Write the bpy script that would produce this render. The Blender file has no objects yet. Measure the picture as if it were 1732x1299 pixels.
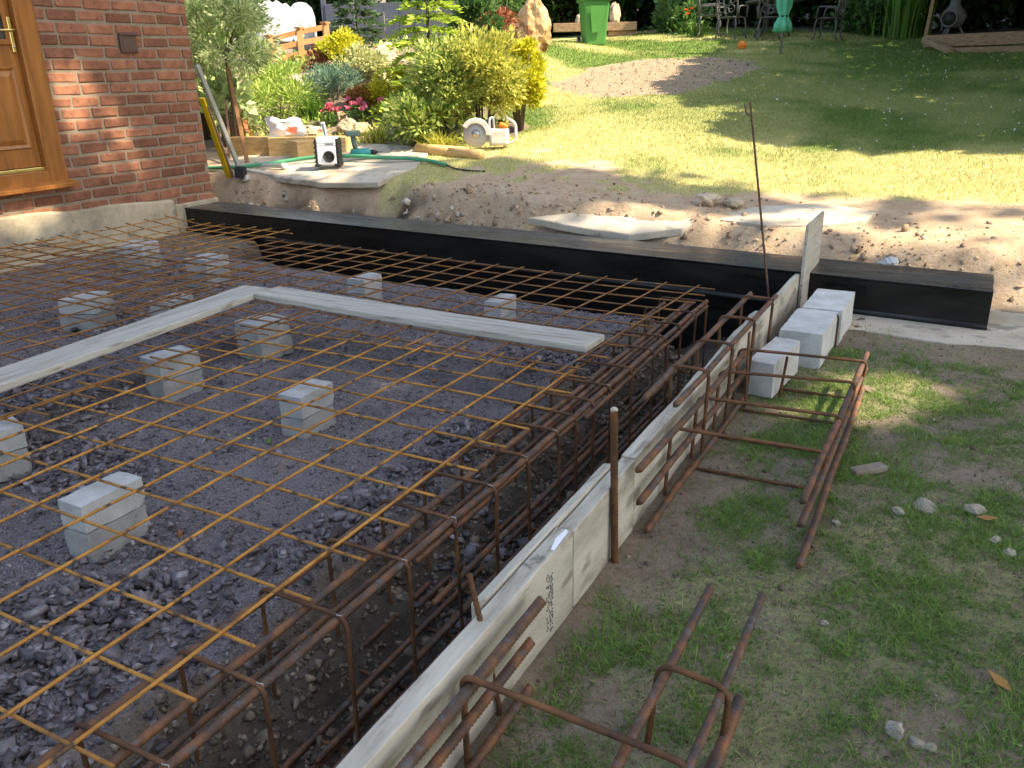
import bpy, math, random
import numpy as np
from mathutils import Vector, Matrix, Euler
random.seed(7); RNG = np.random.default_rng(11)
scn = bpy.context.scene
COL = scn.collection
PI = math.pi

# ------------------------------------------------------------------ helpers
def clamp(t): return 0.0 if t < 0 else (1.0 if t > 1 else t)
def sm(a, b, x):
    t = np.clip((np.asarray(x, float)-a)/(b-a), 0, 1); return t*t*(3-2*t)
def lerp(a, b, t): return a+(b-a)*t
def vnoise(x, y, seed=0):
    x = np.asarray(x, float); y = np.asarray(y, float)
    xi = np.floor(x).astype(np.int64); yi = np.floor(y).astype(np.int64)
    xf = x-xi; yf = y-yi
    def hsh(a, b):
        h = (a*374761393 + b*668265263 + seed*974711) & 0x7fffffff
        h = ((h ^ (h >> 13))*1274126177) & 0x7fffffff
        return ((h ^ (h >> 16)) & 0xffff)/65535.0
    u = xf*xf*(3-2*xf); v = yf*yf*(3-2*yf)
    a = hsh(xi, yi); b = hsh(xi+1, yi); c = hsh(xi, yi+1); d = hsh(xi+1, yi+1)
    return (a*(1-u)+b*u)*(1-v)+(c*(1-u)+d*u)*v
def fbm(x, y, s=1.0, oct=4, seed=0):
    r = 0; amp = .5; tot = 0
    for k in range(oct):
        r = r+amp*vnoise(np.asarray(x)*s*2**k, np.asarray(y)*s*2**k, seed+k*17); tot += amp; amp *= .5
    return r/tot

def tag(o, label=None, cat=None, group=None, kind=None):
    if label: o['label'] = label
    if cat: o['category'] = cat
    if group: o['group'] = group
    if kind: o['kind'] = kind
    return o
def empty(name, loc=(0, 0, 0), rz=0.0, rot=None):
    o = bpy.data.objects.new(name, None); COL.objects.link(o)
    o.location = loc; o.rotation_euler = rot if rot else (0, 0, rz); o.empty_display_size = .1
    return o
def arr_mesh(name, V, F, mat, tone=None, parent=None, smooth=False, extra=None):
    """mesh object out of numpy arrays; F is (m,k) with one k"""
    V = np.asarray(V, np.float32); F = np.asarray(F, np.int32)
    me = bpy.data.meshes.new(name); m, k = F.shape
    me.vertices.add(len(V)); me.vertices.foreach_set('co', V.ravel())
    me.loops.add(m*k); me.loops.foreach_set('vertex_index', F.ravel())
    me.polygons.add(m); me.polygons.foreach_set('loop_start', np.arange(0, m*k, k, dtype=np.int32))
    me.polygons.foreach_set('loop_total', np.full(m, k, np.int32))
    if smooth: me.polygons.foreach_set('use_smooth', np.ones(m, bool))
    if tone is not None:
        a = me.attributes.new('tone', 'FLOAT', 'POINT'); a.data.foreach_set('value', np.asarray(tone, np.float32))
    for nm, val in (extra or {}).items():
        a = me.attributes.new(nm, 'FLOAT', 'POINT'); a.data.foreach_set('value', np.asarray(val, np.float32))
    me.update(calc_edges=True); me.validate()
    if mat: me.materials.append(mat)
    o = bpy.data.objects.new(name, me); COL.objects.link(o)
    if parent: o.parent = parent
    return o

class MB:
    """collects shapes for ONE mesh"""
    def __init__(s): s.v = []; s.f = []; s.t = []; s.sm = []
    def add(s, vs, fs, tone=.5, smooth=False):
        b = len(s.v); s.v += [tuple(v) for v in vs]
        s.f += [tuple(i+b for i in f) for f in fs]; s.t += [tone]*len(vs); s.sm += [smooth]*len(fs)
    def box(s, c, d, R=None, tone=.5, jit=0):
        vs = []
        for x in (-.5, .5):
            for y in (-.5, .5):
                for z in (-.5, .5):
                    v = Vector((x*d[0], y*d[1], z*d[2]))
                    if jit: v += Vector([random.uniform(-jit, jit) for _ in range(3)])
                    if R is not None: v = R @ v
                    vs.append(v+Vector(c))
        s.add(vs, [(0, 1, 3, 2), (4, 6, 7, 5), (0, 4, 5, 1), (2, 3, 7, 6), (0, 2, 6, 4), (1, 5, 7, 3)], tone)
    def span(s, x0, x1, y0, y1, z0, z1, tone=.5):
        s.box(((x0+x1)/2, (y0+y1)/2, (z0+z1)/2), (x1-x0, y1-y0, z1-z0), None, tone)
    def bar(s, a, b, w, h, tone=.5, up=(0, 0, 1)):
        a = Vector(a); b = Vector(b); d = (b-a); L = d.length; d.normalize()
        side = d.cross(Vector(up)); side = side.normalized() if side.length > 1e-4 else Vector((1, 0, 0))
        u2 = side.cross(d); R = Matrix((side, d, u2)).transposed()
        s.box((a+b)/2, (w, L, h), R, tone)
    def prism(s, poly, z0, z1, tone=.5, ax=None):
        n = len(poly); f = ax or (lambda p, z: (p[0], p[1], z))
        vs = [f(p, z0) for p in poly]+[f(p, z1) for p in poly]
        fs = [tuple(range(n-1, -1, -1)), tuple(range(n, 2*n))]+[(i, (i+1) % n, n+(i+1) % n, n+i) for i in range(n)]
        s.add(vs, fs, tone)
    def lathe(s, prof, n=20, c=(0, 0, 0), R=None, tone=.5, pleat=0, pn=8):
        vs = []; fs = []
        for (r, z) in prof:
            for k in range(n):
                a = 2*PI*k/n; rr = r*(1+pleat*math.cos(pn*a))
                v = Vector((rr*math.cos(a), rr*math.sin(a), z))
                if R is not None: v = R @ v
                vs.append(v+Vector(c))
        for i in range(len(prof)-1):
            for k in range(n):
                fs.append((i*n+k, i*n+(k+1) % n, (i+1)*n+(k+1) % n, (i+1)*n+k))
        fs.append(tuple(range(n-1, -1, -1))); fs.append(tuple((len(prof)-1)*n+k for k in range(n)))
        s.add(vs, fs, tone, True)
    def tube(s, path, r, n=8, rib=0, ribh=.0012, tone=.5, closed=False, taper=None):
        P = [Vector(p) for p in path]
        if rib:                                     # resample so that each ring is a rib or a valley
            out = []
            for i in range(len(P)-1):
                L = (P[i+1]-P[i]).length; k = max(1, int(L/rib))
                out += [P[i].lerp(P[i+1], j/k) for j in range(k)]
            P = out+[P[-1]]
        m = len(P); vs = []; prev = None
        for i in range(m):
            if closed: t = (P[(i+1) % m]-P[i-1]).normalized()
            else: t = (P[min(i+1, m-1)]-P[max(i-1, 0)]).normalized()
            if prev is None:
                up = Vector((0, 0, 1)) if abs(t.z) < .9 else Vector((1, 0, 0))
                a = t.cross(up).normalized()
            else:
                a = (prev-t*prev.dot(t)).normalized()
            prev = a; b = t.cross(a)
            rr = r+(ribh if (rib and i % 2) else 0)
            if taper: rr = r*lerp(1, taper, i/(m-1))
            for k in range(n):
                an = 2*PI*k/n
                off = t*(r*.55*math.sin(2*an)) if rib else Vector((0, 0, 0))
                vs.append(P[i]+a*(rr*math.cos(an))+b*(rr*math.sin(an))+off)
        fs = []
        for i in range(m if closed else m-1):
            j = (i+1) % m
            for k in range(n): fs.append((i*n+k, j*n+k, j*n+(k+1) % n, i*n+(k+1) % n))
        if not closed:
            fs.append(tuple(range(n))); fs.append(tuple((m-1)*n+k for k in range(n-1, -1, -1)))
        s.add(vs, fs, tone, True)
    def build(s, name, mat, parent=None, bevel=0, seg=2, smooth=None):
        me = bpy.data.meshes.new(name); me.from_pydata(s.v, [], s.f)
        a = me.attributes.new('tone', 'FLOAT', 'POINT'); a.data.foreach_set('value', np.asarray(s.t, np.float32))
        me.polygons.foreach_set('use_smooth', np.asarray(s.sm if smooth is None else [smooth]*len(s.f), bool))
        if mat: me.materials.append(mat)
        me.update()
        o = bpy.data.objects.new(name, me); COL.objects.link(o)
        if parent: o.parent = parent
        if bevel:
            md = o.modifiers.new('bevel', 'BEVEL'); md.width = bevel; md.segments = seg; md.limit_method = 'ANGLE'; md.angle_limit = .6
        return o
def fillet(pts, r, n=5, closed=False):
    P = [Vector(p) for p in pts]; out = []; m = len(P)
    for i in range(m):
        if not closed and i in (0, m-1): out.append(P[i]); continue
        a = (P[i-1]-P[i]); b = (P[(i+1) % m]-P[i]); rr = min(r, a.length*.45, b.length*.45)
        A = P[i]+a.normalized()*rr; B = P[i]+b.normalized()*rr
        for k in range(n+1):
            t = k/n; out.append(A.lerp(P[i], t).lerp(P[i].lerp(B, t), t))
    return out
def copy_tree(o, parent=None):
    c = o.copy(); COL.objects.link(c); c.parent = parent
    for ch in list(o.children): copy_tree(ch, c)
    return c

# ------------------------------------------------------------------ materials
def new_mat(name):
    m = bpy.data.materials.new(name); m.use_nodes = True; nt = m.node_tree
    for n in list(nt.nodes): nt.nodes.remove(n)
    return m, nt, nt.nodes, nt.links
def ramp(N, cols, pos=None, interp='LINEAR'):
    r = N.new('ShaderNodeValToRGB'); e = r.color_ramp.elements; r.color_ramp.interpolation = interp
    k = len(cols); pos = pos or [.28+.44*i/(k-1) if k > 1 else .5 for i in range(k)]
    while len(e) < k: e.new(.5)
    for i in range(k): e[i].position = pos[i]; e[i].color = (*cols[i], 1)
    return r
def mat(name, cols, scale=6, rough=.85, bump=.25, bscale=40, tone=.0, metal=0, spec=.3, stretch=(1, 1, 1), pos=None, detail=6, spots=None, spot_scale=20, spot_thr=.62, coat=0, bdist=.01, wr=None):
    m, nt, N, L = new_mat(name)
    out = N.new('ShaderNodeOutputMaterial'); bs = N.new('ShaderNodeBsdfPrincipled'); L.new(bs.outputs[0], out.inputs[0])
    tc = N.new('ShaderNodeTexCoord'); mp = N.new('ShaderNodeMapping'); mp.inputs['Scale'].default_value = stretch
    L.new(tc.outputs['Object'], mp.inputs[0])
    oi = N.new('ShaderNodeObjectInfo'); va = N.new('ShaderNodeVectorMath'); va.operation = 'ADD'
    sc = N.new('ShaderNodeVectorMath'); sc.operation = 'SCALE'; sc.inputs['Scale'].default_value = 17.
    cmb = N.new('ShaderNodeCombineXYZ'); 
    for i in range(3): L.new(oi.outputs['Random'], cmb.inputs[i])
    L.new(cmb.outputs[0], sc.inputs[0]); L.new(mp.outputs[0], va.inputs[0]); L.new(sc.outputs[0], va.inputs[1])
    n = N.new('ShaderNodeTexNoise'); n.inputs['Scale'].default_value = scale; n.inputs['Detail'].default_value = detail; n.inputs['Roughness'].default_value = .65
    L.new(va.outputs[0], n.inputs['Vector'])
    r = ramp(N, cols, pos); L.new(n.outputs['Fac'], r.inputs[0]); c = r.outputs[0]
    if spots:
        n2 = N.new('ShaderNodeTexNoise'); n2.inputs['Scale'].default_value = spot_scale; n2.inputs['Detail'].default_value = 4
        L.new(va.outputs[0], n2.inputs['Vector'])
        mr = N.new('ShaderNodeMapRange'); mr.inputs['From Min'].default_value = spot_thr-.05; mr.inputs['From Max'].default_value = spot_thr+.05
        L.new(n2.outputs['Fac'], mr.inputs['Value'])
        mx = N.new('ShaderNodeMix'); mx.data_type = 'RGBA'; mx.inputs[7].default_value = (*spots, 1)
        L.new(mr.outputs[0], mx.inputs[0]); L.new(c, mx.inputs[6]); c = mx.outputs[2]
    if tone:
        at = N.new('ShaderNodeAttribute'); at.attribute_name = 'tone'
        mr = N.new('ShaderNodeMapRange'); mr.inputs['To Min'].default_value = 1-tone; mr.inputs['To Max'].default_value = 1+tone
        L.new(at.outputs['Fac'], mr.inputs['Value'])
        hs = N.new('ShaderNodeHueSaturation'); L.new(mr.outputs[0], hs.inputs['Value']); L.new(c, hs.inputs['Color']); c = hs.outputs[0]
    L.new(c, bs.inputs['Base Color'])
    bs.inputs['Roughness'].default_value = rough; bs.inputs['Metallic'].default_value = metal; bs.inputs['Specular IOR Level'].default_value = spec
    if wr:
        mr = N.new('ShaderNodeMapRange'); mr.inputs['To Min'].default_value = wr[0]; mr.inputs['To Max'].default_value = wr[1]; mr.inputs['From Min'].default_value = .3; mr.inputs['From Max'].default_value = .7
        L.new(n.outputs['Fac'], mr.inputs['Value']); L.new(mr.outputs[0], bs.inputs['Roughness'])
    if coat: bs.inputs['Coat Weight'].default_value = coat
    if bump:
        n3 = N.new('ShaderNodeTexNoise'); n3.inputs['Scale'].default_value = bscale; n3.inputs['Detail'].default_value = 5
        L.new(va.outputs[0], n3.inputs['Vector'])
        b = N.new('ShaderNodeBump'); b.inputs['Strength'].default_value = bump; b.inputs['Distance'].default_value = bdist
        L.new(n3.outputs['Fac'], b.inputs['Height']); L.new(b.outputs[0], bs.inputs['Normal'])
    return m
def leaf_mat(name, c0, c1, trans=.35, rough=.55):
    m, nt, N, L = new_mat(name)
    out = N.new('ShaderNodeOutputMaterial'); bs = N.new('ShaderNodeBsdfPrincipled')
    at = N.new('ShaderNodeAttribute'); at.attribute_name = 'tone'
    r = ramp(N, [c0, c1], [0, 1]); L.new(at.outputs['Fac'], r.inputs[0]); L.new(r.outputs[0], bs.inputs['Base Color'])
    bs.inputs['Roughness'].default_value = rough; bs.inputs['Specular IOR Level'].default_value = .35
    tr = N.new('ShaderNodeBsdfTranslucent'); L.new(r.outputs[0], tr.inputs[0])
    mx = N.new('ShaderNodeMixShader'); mx.inputs[0].default_value = trans
    L.new(bs.outputs[0], mx.inputs[1]); L.new(tr.outputs[0], mx.inputs[2]); L.new(mx.outputs[0], out.inputs[0])
    return m

M = {}
M['wire'] = mat('golden_rust_wire', [(.12, .055, .02), (.38, .17, .036), (.52, .26, .06)], 9, .7, .3, 300, spots=(.07, .045, .03), spot_scale=18, spot_thr=.60, bdist=.002)
M['wire_dark'] = mat('brown_rust_wire', [(.07, .035, .018), (.20, .09, .03), (.36, .17, .05)], 7, .75, .3, 300, spots=(.10, .085, .08), spot_scale=9, spot_thr=.62, bdist=.002)
M['rebar'] = mat('rusty_ribbed_bar', [(.05, .045, .045), (.065, .036, .022), (.145, .058, .024), (.23, .092, .03)], 14, .65, .3, 250, spec=.5, bdist=.002, spots=(.085, .075, .072), spot_scale=34, spot_thr=.62)
M['stirrup'] = mat('dark_rust_link', [(.035, .02, .014), (.10, .045, .02), (.19, .08, .03)], 10, .7, .3, 250, bdist=.002)
M['block'] = mat('grey_concrete_block', [(.30, .298, .285), (.47, .468, .46)], 9, .95, .5, 160, tone=.34, spots=(.25, .25, .25), spot_scale=150, spot_thr=.64, bdist=.004)
M['form'] = mat('pale_formwork_board', [(.24, .215, .17), (.40, .37, .31), (.52, .48, .41)], 5, .8, .3, 60, stretch=(4, .6, 2), tone=.15, spots=(.24, .21, .165), spot_scale=9, spot_thr=.61, bdist=.004)
M['plank'] = mat('pale_scaffold_plank', [(.27, .25, .205), (.40, .375, .325), (.49, .465, .41)], 3.5, .85, .35, 50, stretch=(9, .5, 9), spots=(.23, .20, .16), spot_scale=7, spot_thr=.61, bdist=.004)
M['plank_across'] = mat('pale_scaffold_plank_across', [(.27, .25, .205), (.40, .375, .325), (.49, .465, .41)], 3.5, .85, .35, 50, stretch=(.5, 9, 9), spots=(.23, .20, .16), spot_scale=7, spot_thr=.61, bdist=.004)
M['black'] = mat('black_painted_steel', [(.003, .003, .003), (.006, .006, .006), (.011, .011, .010)], 3, .3, .12, 18, spec=.35, stretch=(.6, 3, 3), wr=(.20, .42), bdist=.006)
def dust_sheen_top(m, c, amt):
    """a dusty grey film on the upward faces only, standing in for their sky sheen"""
    nt = m.node_tree; N = nt.nodes; L = nt.links; bs = [n for n in N if n.type == 'BSDF_PRINCIPLED'][0]
    ge = N.new('ShaderNodeNewGeometry'); sp = N.new('ShaderNodeSeparateXYZ'); L.new(ge.outputs['True Normal'], sp.inputs[0])
    tc = N.new('ShaderNodeTexCoord'); mp = N.new('ShaderNodeMapping'); mp.inputs['Scale'].default_value = (1.2, 9, 9); L.new(tc.outputs['Object'], mp.inputs[0])
    n = N.new('ShaderNodeTexNoise'); n.inputs['Scale'].default_value = 2.2; n.inputs['Detail'].default_value = 8; n.inputs['Roughness'].default_value = .7; L.new(mp.outputs[0], n.inputs['Vector'])
    a = N.new('ShaderNodeMapRange'); a.inputs['From Min'].default_value = .8; a.inputs['From Max'].default_value = .95; L.new(sp.outputs[2], a.inputs['Value'])
    b = N.new('ShaderNodeMapRange'); b.inputs['From Min'].default_value = .3; b.inputs['From Max'].default_value = .75; b.inputs['To Max'].default_value = amt; L.new(n.outputs['Fac'], b.inputs['Value'])
    mu = N.new('ShaderNodeMath'); mu.operation = 'MULTIPLY'; L.new(a.outputs[0], mu.inputs[0]); L.new(b.outputs[0], mu.inputs[1])
    mx = N.new('ShaderNodeMix'); mx.data_type = 'RGBA'; mx.inputs[7].default_value = (*c, 1)
    src = bs.inputs['Base Color'].links[0].from_socket; L.new(mu.outputs[0], mx.inputs[0]); L.new(src, mx.inputs[6]); L.new(mx.outputs[2], bs.inputs['Base Color'])
dust_sheen_top(M['black'], (.15, .148, .135), .7)  # beam tops greyed, their sheen painted into the colour
M['conc'] = mat('pale_concrete', [(.33, .285, .22), (.45, .395, .315), (.54, .485, .40)], 3, .92, .5, 60, spots=(.26, .24, .20), spot_scale=9, spot_thr=.63, bdist=.006)
M['plinth'] = mat('stained_concrete_plinth', [(.22, .19, .14), (.40, .335, .24), (.52, .44, .32)], 2.6, .95, .8, 40, spots=(.20, .18, .14), spot_scale=7, spot_thr=.64, detail=9, bdist=.01)
M['brick'] = mat('red_brick', [(.165, .068, .040), (.245, .100, .058), (.32, .142, .084)], 11, .9, .6, 90, tone=.30, spots=(.15, .06, .045), spot_scale=26, spot_thr=.66, bdist=.006)
M['mortar'] = mat('lime_mortar', [(.21, .158, .112), (.30, .235, .175)], 20, .95, .6, 120)
M['oak'] = mat('oak_stained_wood', [(.17, .058, .012), (.30, .108, .022), (.38, .15, .034)], 5, .38, .08, 50, stretch=(3, 3, .35), spec=.5)
M['timber'] = mat('sawn_timber', [(.40, .23, .09), (.56, .35, .15), (.66, .45, .22)], 5, .8, .2, 50, stretch=(1, 1, 6), tone=.2)
M['timber_old'] = mat('weathered_brown_timber', [(.16, .10, .06), (.28, .18, .11), (.38, .26, .17)], 5, .85, .3, 50, stretch=(1, 4, 6), tone=.2)
M['fence'] = mat('orange_brown_fence', [(.30, .13, .05), (.45, .22, .09)], 6, .8, .2, 60, tone=.15)
M['brass'] = mat('brass', [(.60, .45, .14), (.75, .60, .25)], 6, .3, 0, metal=.9)
M['steel'] = mat('dull_steel', [(.35, .36, .37), (.5, .5, .5)], 12, .4, .05, metal=.8)
M['darkglass'] = mat('dark_glazing', [(.008, .008, .01), (.02, .02, .022)], 3, .08, 0, spec=.6)
M['brownplastic'] = mat('brown_plastic', [(.09, .05, .04), (.12, .07, .055)], 10, .5, 0)
M['white'] = mat('white_plastic', [(.72, .72, .74), (.80, .80, .80)], 10, .45, 0, spec=.4)
M['dirtywhite'] = mat('dusty_white_plastic', [(.50, .45, .38), (.74, .71, .66)], 12, .6, .1)
M['blackplastic'] = mat('black_plastic', [(.012, .012, .013), (.03, .03, .03)], 10, .5, 0)
M['orange'] = mat('orange_plastic', [(.62, .15, .02), (.72, .20, .03)], 10, .5, 0)
M['redink'] = mat('red_ink', [(.65, .12, .06), (.75, .25, .12)], 10, .6, 0)
M['greenbin'] = mat('green_bin_plastic', [(.05, .20, .045), (.075, .26, .06)], 3, .5, .1, 30, spec=.4, tone=.1)
M['teal'] = mat('teal_plastic', [(.03, .24, .25), (.05, .32, .32)], 8, .5, 0)
M['tealdark'] = mat('dark_teal_plastic', [(.07, .12, .11), (.12, .18, .16)], 8, .55, 0)
M['hose'] = mat('green_hose', [(.05, .27, .14), (.10, .36, .20)], 5, .5, 0)
M['umb'] = mat('green_canvas', [(.05, .30, .17), (.09, .40, .25)], 6, .85, .2, 60)
M['chim'] = mat('grey_cast_iron', [(.10, .10, .10), (.17, .17, .165)], 12, .75, .3, 60)
M['castmetal'] = mat('grey_cast_metal', [(.05, .05, .05), (.13, .13, .125)], 12, .6, .1, 60)
M['rock'] = mat('buff_stone', [(.30, .22, .15), (.46, .36, .26), (.56, .46, .35)], 5, .95, .8, 18, tone=.25, spots=(.24, .15, .10), spot_scale=9, spot_thr=.6, bdist=.03)
M['boulder'] = mat('tan_standing_stone', [(.36, .19, .085), (.52, .33, .17), (.64, .46, .28)], 3.2, .95, .9, 9, bdist=.06, spots=(.26, .12, .05), spot_scale=5, spot_thr=.56)
M['pebble'] = mat('lawn_pebble', [(.20, .17, .13), (.32, .285, .235)], 20, .9, .5, 80, tone=.5)
M['slate'] = mat('purple_slate_chip', [(.062, .052, .056), (.13, .111, .117), (.25, .228, .238)], 14, .6, .12, 120, tone=.6, spec=.4, bdist=.004)
M['clod'] = mat('soil_clod', [(.09, .068, .048), (.17, .135, .10), (.27, .215, .16)], 14, .98, .7, 60, tone=.5)
M['bark'] = mat('bark', [(.07, .05, .035), (.16, .12, .09)], 6, .95, .8, 30, stretch=(1, 1, .25))
M['greybark'] = mat('grey_bark', [(.16, .15, .14), (.28, .26, .25)], 5, .95, .6, 20, stretch=(1, 1, .25))
M['stake'] = mat('brown_stake', [(.20, .10, .045), (.30, .16, .07)], 9, .9, .3, 60)
M['terracotta'] = mat('orange_brick_pillar', [(.24, .09, .045), (.36, .15, .075)], 9, .9, .4, 40, tone=.3)
M['tarp'] = mat('white_sheeting', [(.55, .55, .56), (.68, .68, .68)], 4, .5, .15, 8)
M['greyplastic'] = mat('grey_plastic', [(.32, .33, .36), (.44, .45, .48)], 4, .4, 0)
M['bluepanel'] = mat('dark_blue_grey_panel', [(.05, .06, .085), (.085, .095, .125)], 4, .7, .1)
M['yellow'] = mat('yellow_paint', [(.62, .38, .015), (.72, .47, .02)], 8, .45, 0)
M['alu'] = mat('dull_aluminium', [(.34, .34, .32), (.46, .46, .43)], 8, .45, .05, metal=.5)
M['ink'] = mat('dark_ink_mark', [(.17, .165, .155), (.27, .26, .24)], 60, .8, 0)
M['greybrown'] = mat('grey_wood_scrap', [(.16, .12, .09), (.26, .21, .17)], 12, .9, .3, 60)

LEAF = {
 'lime': ((.12, .24, .03), (.52, .62, .16)), 'yellow': ((.30, .32, .015), (.80, .74, .08)), 'green': ((.035, .10, .02), (.14, .28, .06)),
 'pale': ((.16, .30, .07), (.60, .68, .32)), 'big': ((.22, .34, .12), (.50, .58, .30)), 'rust': ((.16, .05, .03), (.34, .14, .08)),
 'cream': ((.26, .32, .10), (.66, .64, .34)), 'blue': ((.07, .15, .10), (.24, .36, .26)), 'orange': ((.30, .12, .03), (.52, .30, .10)),
 'mix': ((.09, .19, .03), (.58, .62, .18)), 'olive': ((.20, .24, .04), (.70, .66, .16)), 'red': ((.18, .05, .02), (.42, .16, .08)),
 'ytuft': ((.22, .28, .04), (.62, .58, .12)), 'pink': ((.50, .06, .12), (.75, .20, .28)), 'pink2': ((.72, .12, .25), (.88, .35, .45)), 'poppy': ((.80, .10, .01), (.95, .22, .02)),
 'strap': ((.05, .14, .02), (.18, .34, .06)), 'willow': ((.20, .32, .10), (.76, .82, .46)), 'fir': ((.10, .22, .025), (.44, .56, .07)), 'darkfir': ((.02, .05, .02), (.07, .13, .05)),
 'hedge': ((.008, .02, .006), (.035, .075, .02)), 'canopy': ((.03, .08, .015), (.10, .20, .04)), 'laurel': ((.03, .08, .02), (.14, .26, .08)), 'straw': ((.30, .25, .10), (.52, .46, .24))}
LM = {k: leaf_mat(k+'_leaf', *v) for k, v in LEAF.items()}
GRASS = leaf_mat('grass_blade', (.04, .11, .018), (.24, .36, .08), .3, .6)
GRASSFAR = leaf_mat('lawn_blade', (.09, .165, .03), (.50, .48, .19), .3, .6)

# ------------------------------------------------------------------ terrain
def beam_back(x): return 5.04-.0875*(x-1.64)
def beam_front(x): return beam_back(x)-.46
def h0(x, y):
    x = np.asarray(x, float); y = np.asarray(y, float)
    t = y-beam_back(x)
    hb = lerp(.27, .10, sm(-2.6, 1.2, x))
    sl = lerp(.105, .13, 1-sm(-6, 0, x))
    up = np.where(t < 12.5, hb+sl*(t-.42), hb+sl*12.08+.10*(t-12.5))
    up = up+.62*sm(7.2, 10.5, y)*(1-sm(-7.2, -4.6, x))*(1-sm(13, 19, y))
    return np.where(t < .42, lerp(-.2, hb, sm(.03, .42, t)), up)
def HH(x, y, rough=True):
    """height of the ground everywhere"""
    x = np.asarray(x, float); y = np.asarray(y, float)
    n1 = fbm(x, y, 3.1, 4, 3)-.5; n2 = fbm(x, y, 11, 3, 5)-.5
    t = y-beam_back(x)+.10*(fbm(x, y, 1.7, 3, 9)-.5)*(1 if rough else 0)
    und = .13*(.4+1.2*fbm(x, y, 2.7, 2, 66))*sm(-5.1, -4.8, x)*(1-sm(-3.5, -3.1, x))*(y < 6.4)          # hollow under the patio edge
    far = h0(x, y-und-.12*(fbm(x, x*0, 1.3, 3, 21)-.5))
    lawn = -.21+.02*n1+.012*n2
    pad = -.225+.07*n1+.03*n2+.05*sm(-1.2, -.3, x)*n1
    tr = -.49+.06*n1+.05*n2
    ex = .09*(fbm(x, y, 4.3, 3, 31)-.5)
    k_tr = .62*sm(-.24, -.10, x+ex)+.38*sm(-.12, .06, x+1.5*ex)                        # earth face of the ring-beam trench
    tr = tr+.10*(n2+.6*n1)*np.exp(-((x+.05)/.12)**2)
    inner = lerp(pad, tr, k_tr)
    k_tb = sm(4.07, 4.2, y+.0875*x+ex*1.4)*sm(-4.6, -4.35, x)   # dark trench in front of the beam
    inner = lerp(inner, tr-.16*(x < .3)*sm(4.12, 4.32, y+.0875*x)*(1-sm(-.3, .2, x)), k_tb)
    near = np.where(x < .56, inner, lawn)
    nf = sm(.0, .05, t)
    rb = (.045*n1+.04*n2)*sm(.02, .2, t)*(1-sm(.5, 1.1, t))*(1 if rough else 0)
    return near*(1-nf)+(far+rb+.03*n1*sm(.5, 2, t)+.010*n2*(1-sm(3, 8, t)))*nf

def in_poly(x, y, P):
    x = np.asarray(x, float); y = np.asarray(y, float); r = np.zeros(x.shape, bool); n = len(P)
    for i in range(n):
        x1, y1 = P[i]; x2, y2 = P[(i+1) % n]
        if y1 == y2: continue
        c = ((y1 > y) != (y2 > y)) & (x < (x2-x1)*(y-y1)/(y2-y1)+x1)
        r ^= c
    return r
OVAL = [(-4.69, 11.9), (-4.76, 13.84), (-4.3, 15.0), (-3.3, 15.5), (-2.33, 15.43), (-1.9, 14.2), (-1.99, 12.9), (-2.45, 11.2), (-3.5, 10.9)]
ROCKERY = [(-4.1, 7.35), (-3.35, 7.9), (-3.35, 8.7), (-4.7, 10.2), (-5.6, 13.2), (-6.6, 15.5), (-9, 17), (-13, 17), (-13, 7.4), (-6.5, 7.0), (-5.2, 7.6)]
LB = np.array([(-20, 5.84), (-3.57, 5.84), (-2.74, 5.79), (-1.87, 5.76), (-.88, 5.96), (-.23, 6.3), (.41, 6.65), (1.08, 6.66), (1.82, 6.69), (20, 6.8)])
def grass_cover(x, y):
    x = np.asarray(x, float); y = np.asarray(y, float)
    n = fbm(x, y, 1.15, 5, 41); nf = fbm(x, y, 5.5, 3, 43)
    near = sm(.37, .57, .62*n+.38*nf+.06*sm(.75, 1.3, x)-.10*(1-sm(.62, .85, x))+.05*np.exp(-((x-1.35)**2+(y-1.2)**2)/.9))
    near = near*(1-sm(3.75, 4.2, y+.35*(nf-.5)))
    lb = np.interp(x, LB[:, 0], LB[:, 1])
    far = sm(-.1, .35, y-lb+.8*(n-.5))*sm(.30, .42, .6*n+.4*nf+.25*sm(6.5, 9, y))
    far = far*np.where(in_poly(x+.5*(nf-.5), y+.7*(nf-.5), OVAL), .06, 1.)*np.where(in_poly(x, y, ROCKERY), 0., 1.)
    far = far*np.where((x < -3.62) & (y < 7.5), np.where(x > -3.72-.33*(y-6.4), 1, 0), 1.)
    beyond = y > beam_back(x)+.03
    g = np.where(beyond, far, np.where(x > .60, near, 0))
    return np.clip(g, 0, 1)

xs = np.unique(np.round(np.concatenate([np.arange(-70, -14, 5), np.arange(-14, -6.2, .15), np.arange(-6.2, 3.6, .04), np.arange(3.6, 14, .15), np.arange(14, 75, 5)]), 4))
ys = np.unique(np.round(np.concatenate([np.arange(-40, -1.4, 2.), np.arange(-1.4, 7.6, .04), np.arange(7.6, 26, .12), np.arange(26, 90, 5)]), 4))
GX, GY = np.meshgrid(xs, ys, indexing='ij'); GZ = HH(GX, GY)
gr = grass_cover(GX, GY)
beyond = GY > beam_back(GX)+.03
slate = np.where((GX < -.12) & ~beyond, 1-sm(-.30, -.12, GX+.2*(fbm(GX, GY, 4, 3, 77)-.5)), 0)
slate = slate*(1-sm(3.97, 4.15, GY+.0875*GX))*sm(-.36, -.27, GZ)
pale = np.where(beyond, 1-.75*sm(.5, 3.5, GY-beam_back(GX)-1.2), np.where(GX > .56, .08+.34*fbm(GX, GY, 2, 4, 90), np.where(GZ < -.33, 0., .10)))
pale = np.where(in_poly(GX, GY, OVAL), .5, pale); pale = np.where(GY > 21, 0, pale); pale = np.where(in_poly(GX, GY, ROCKERY), .25, pale)
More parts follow.
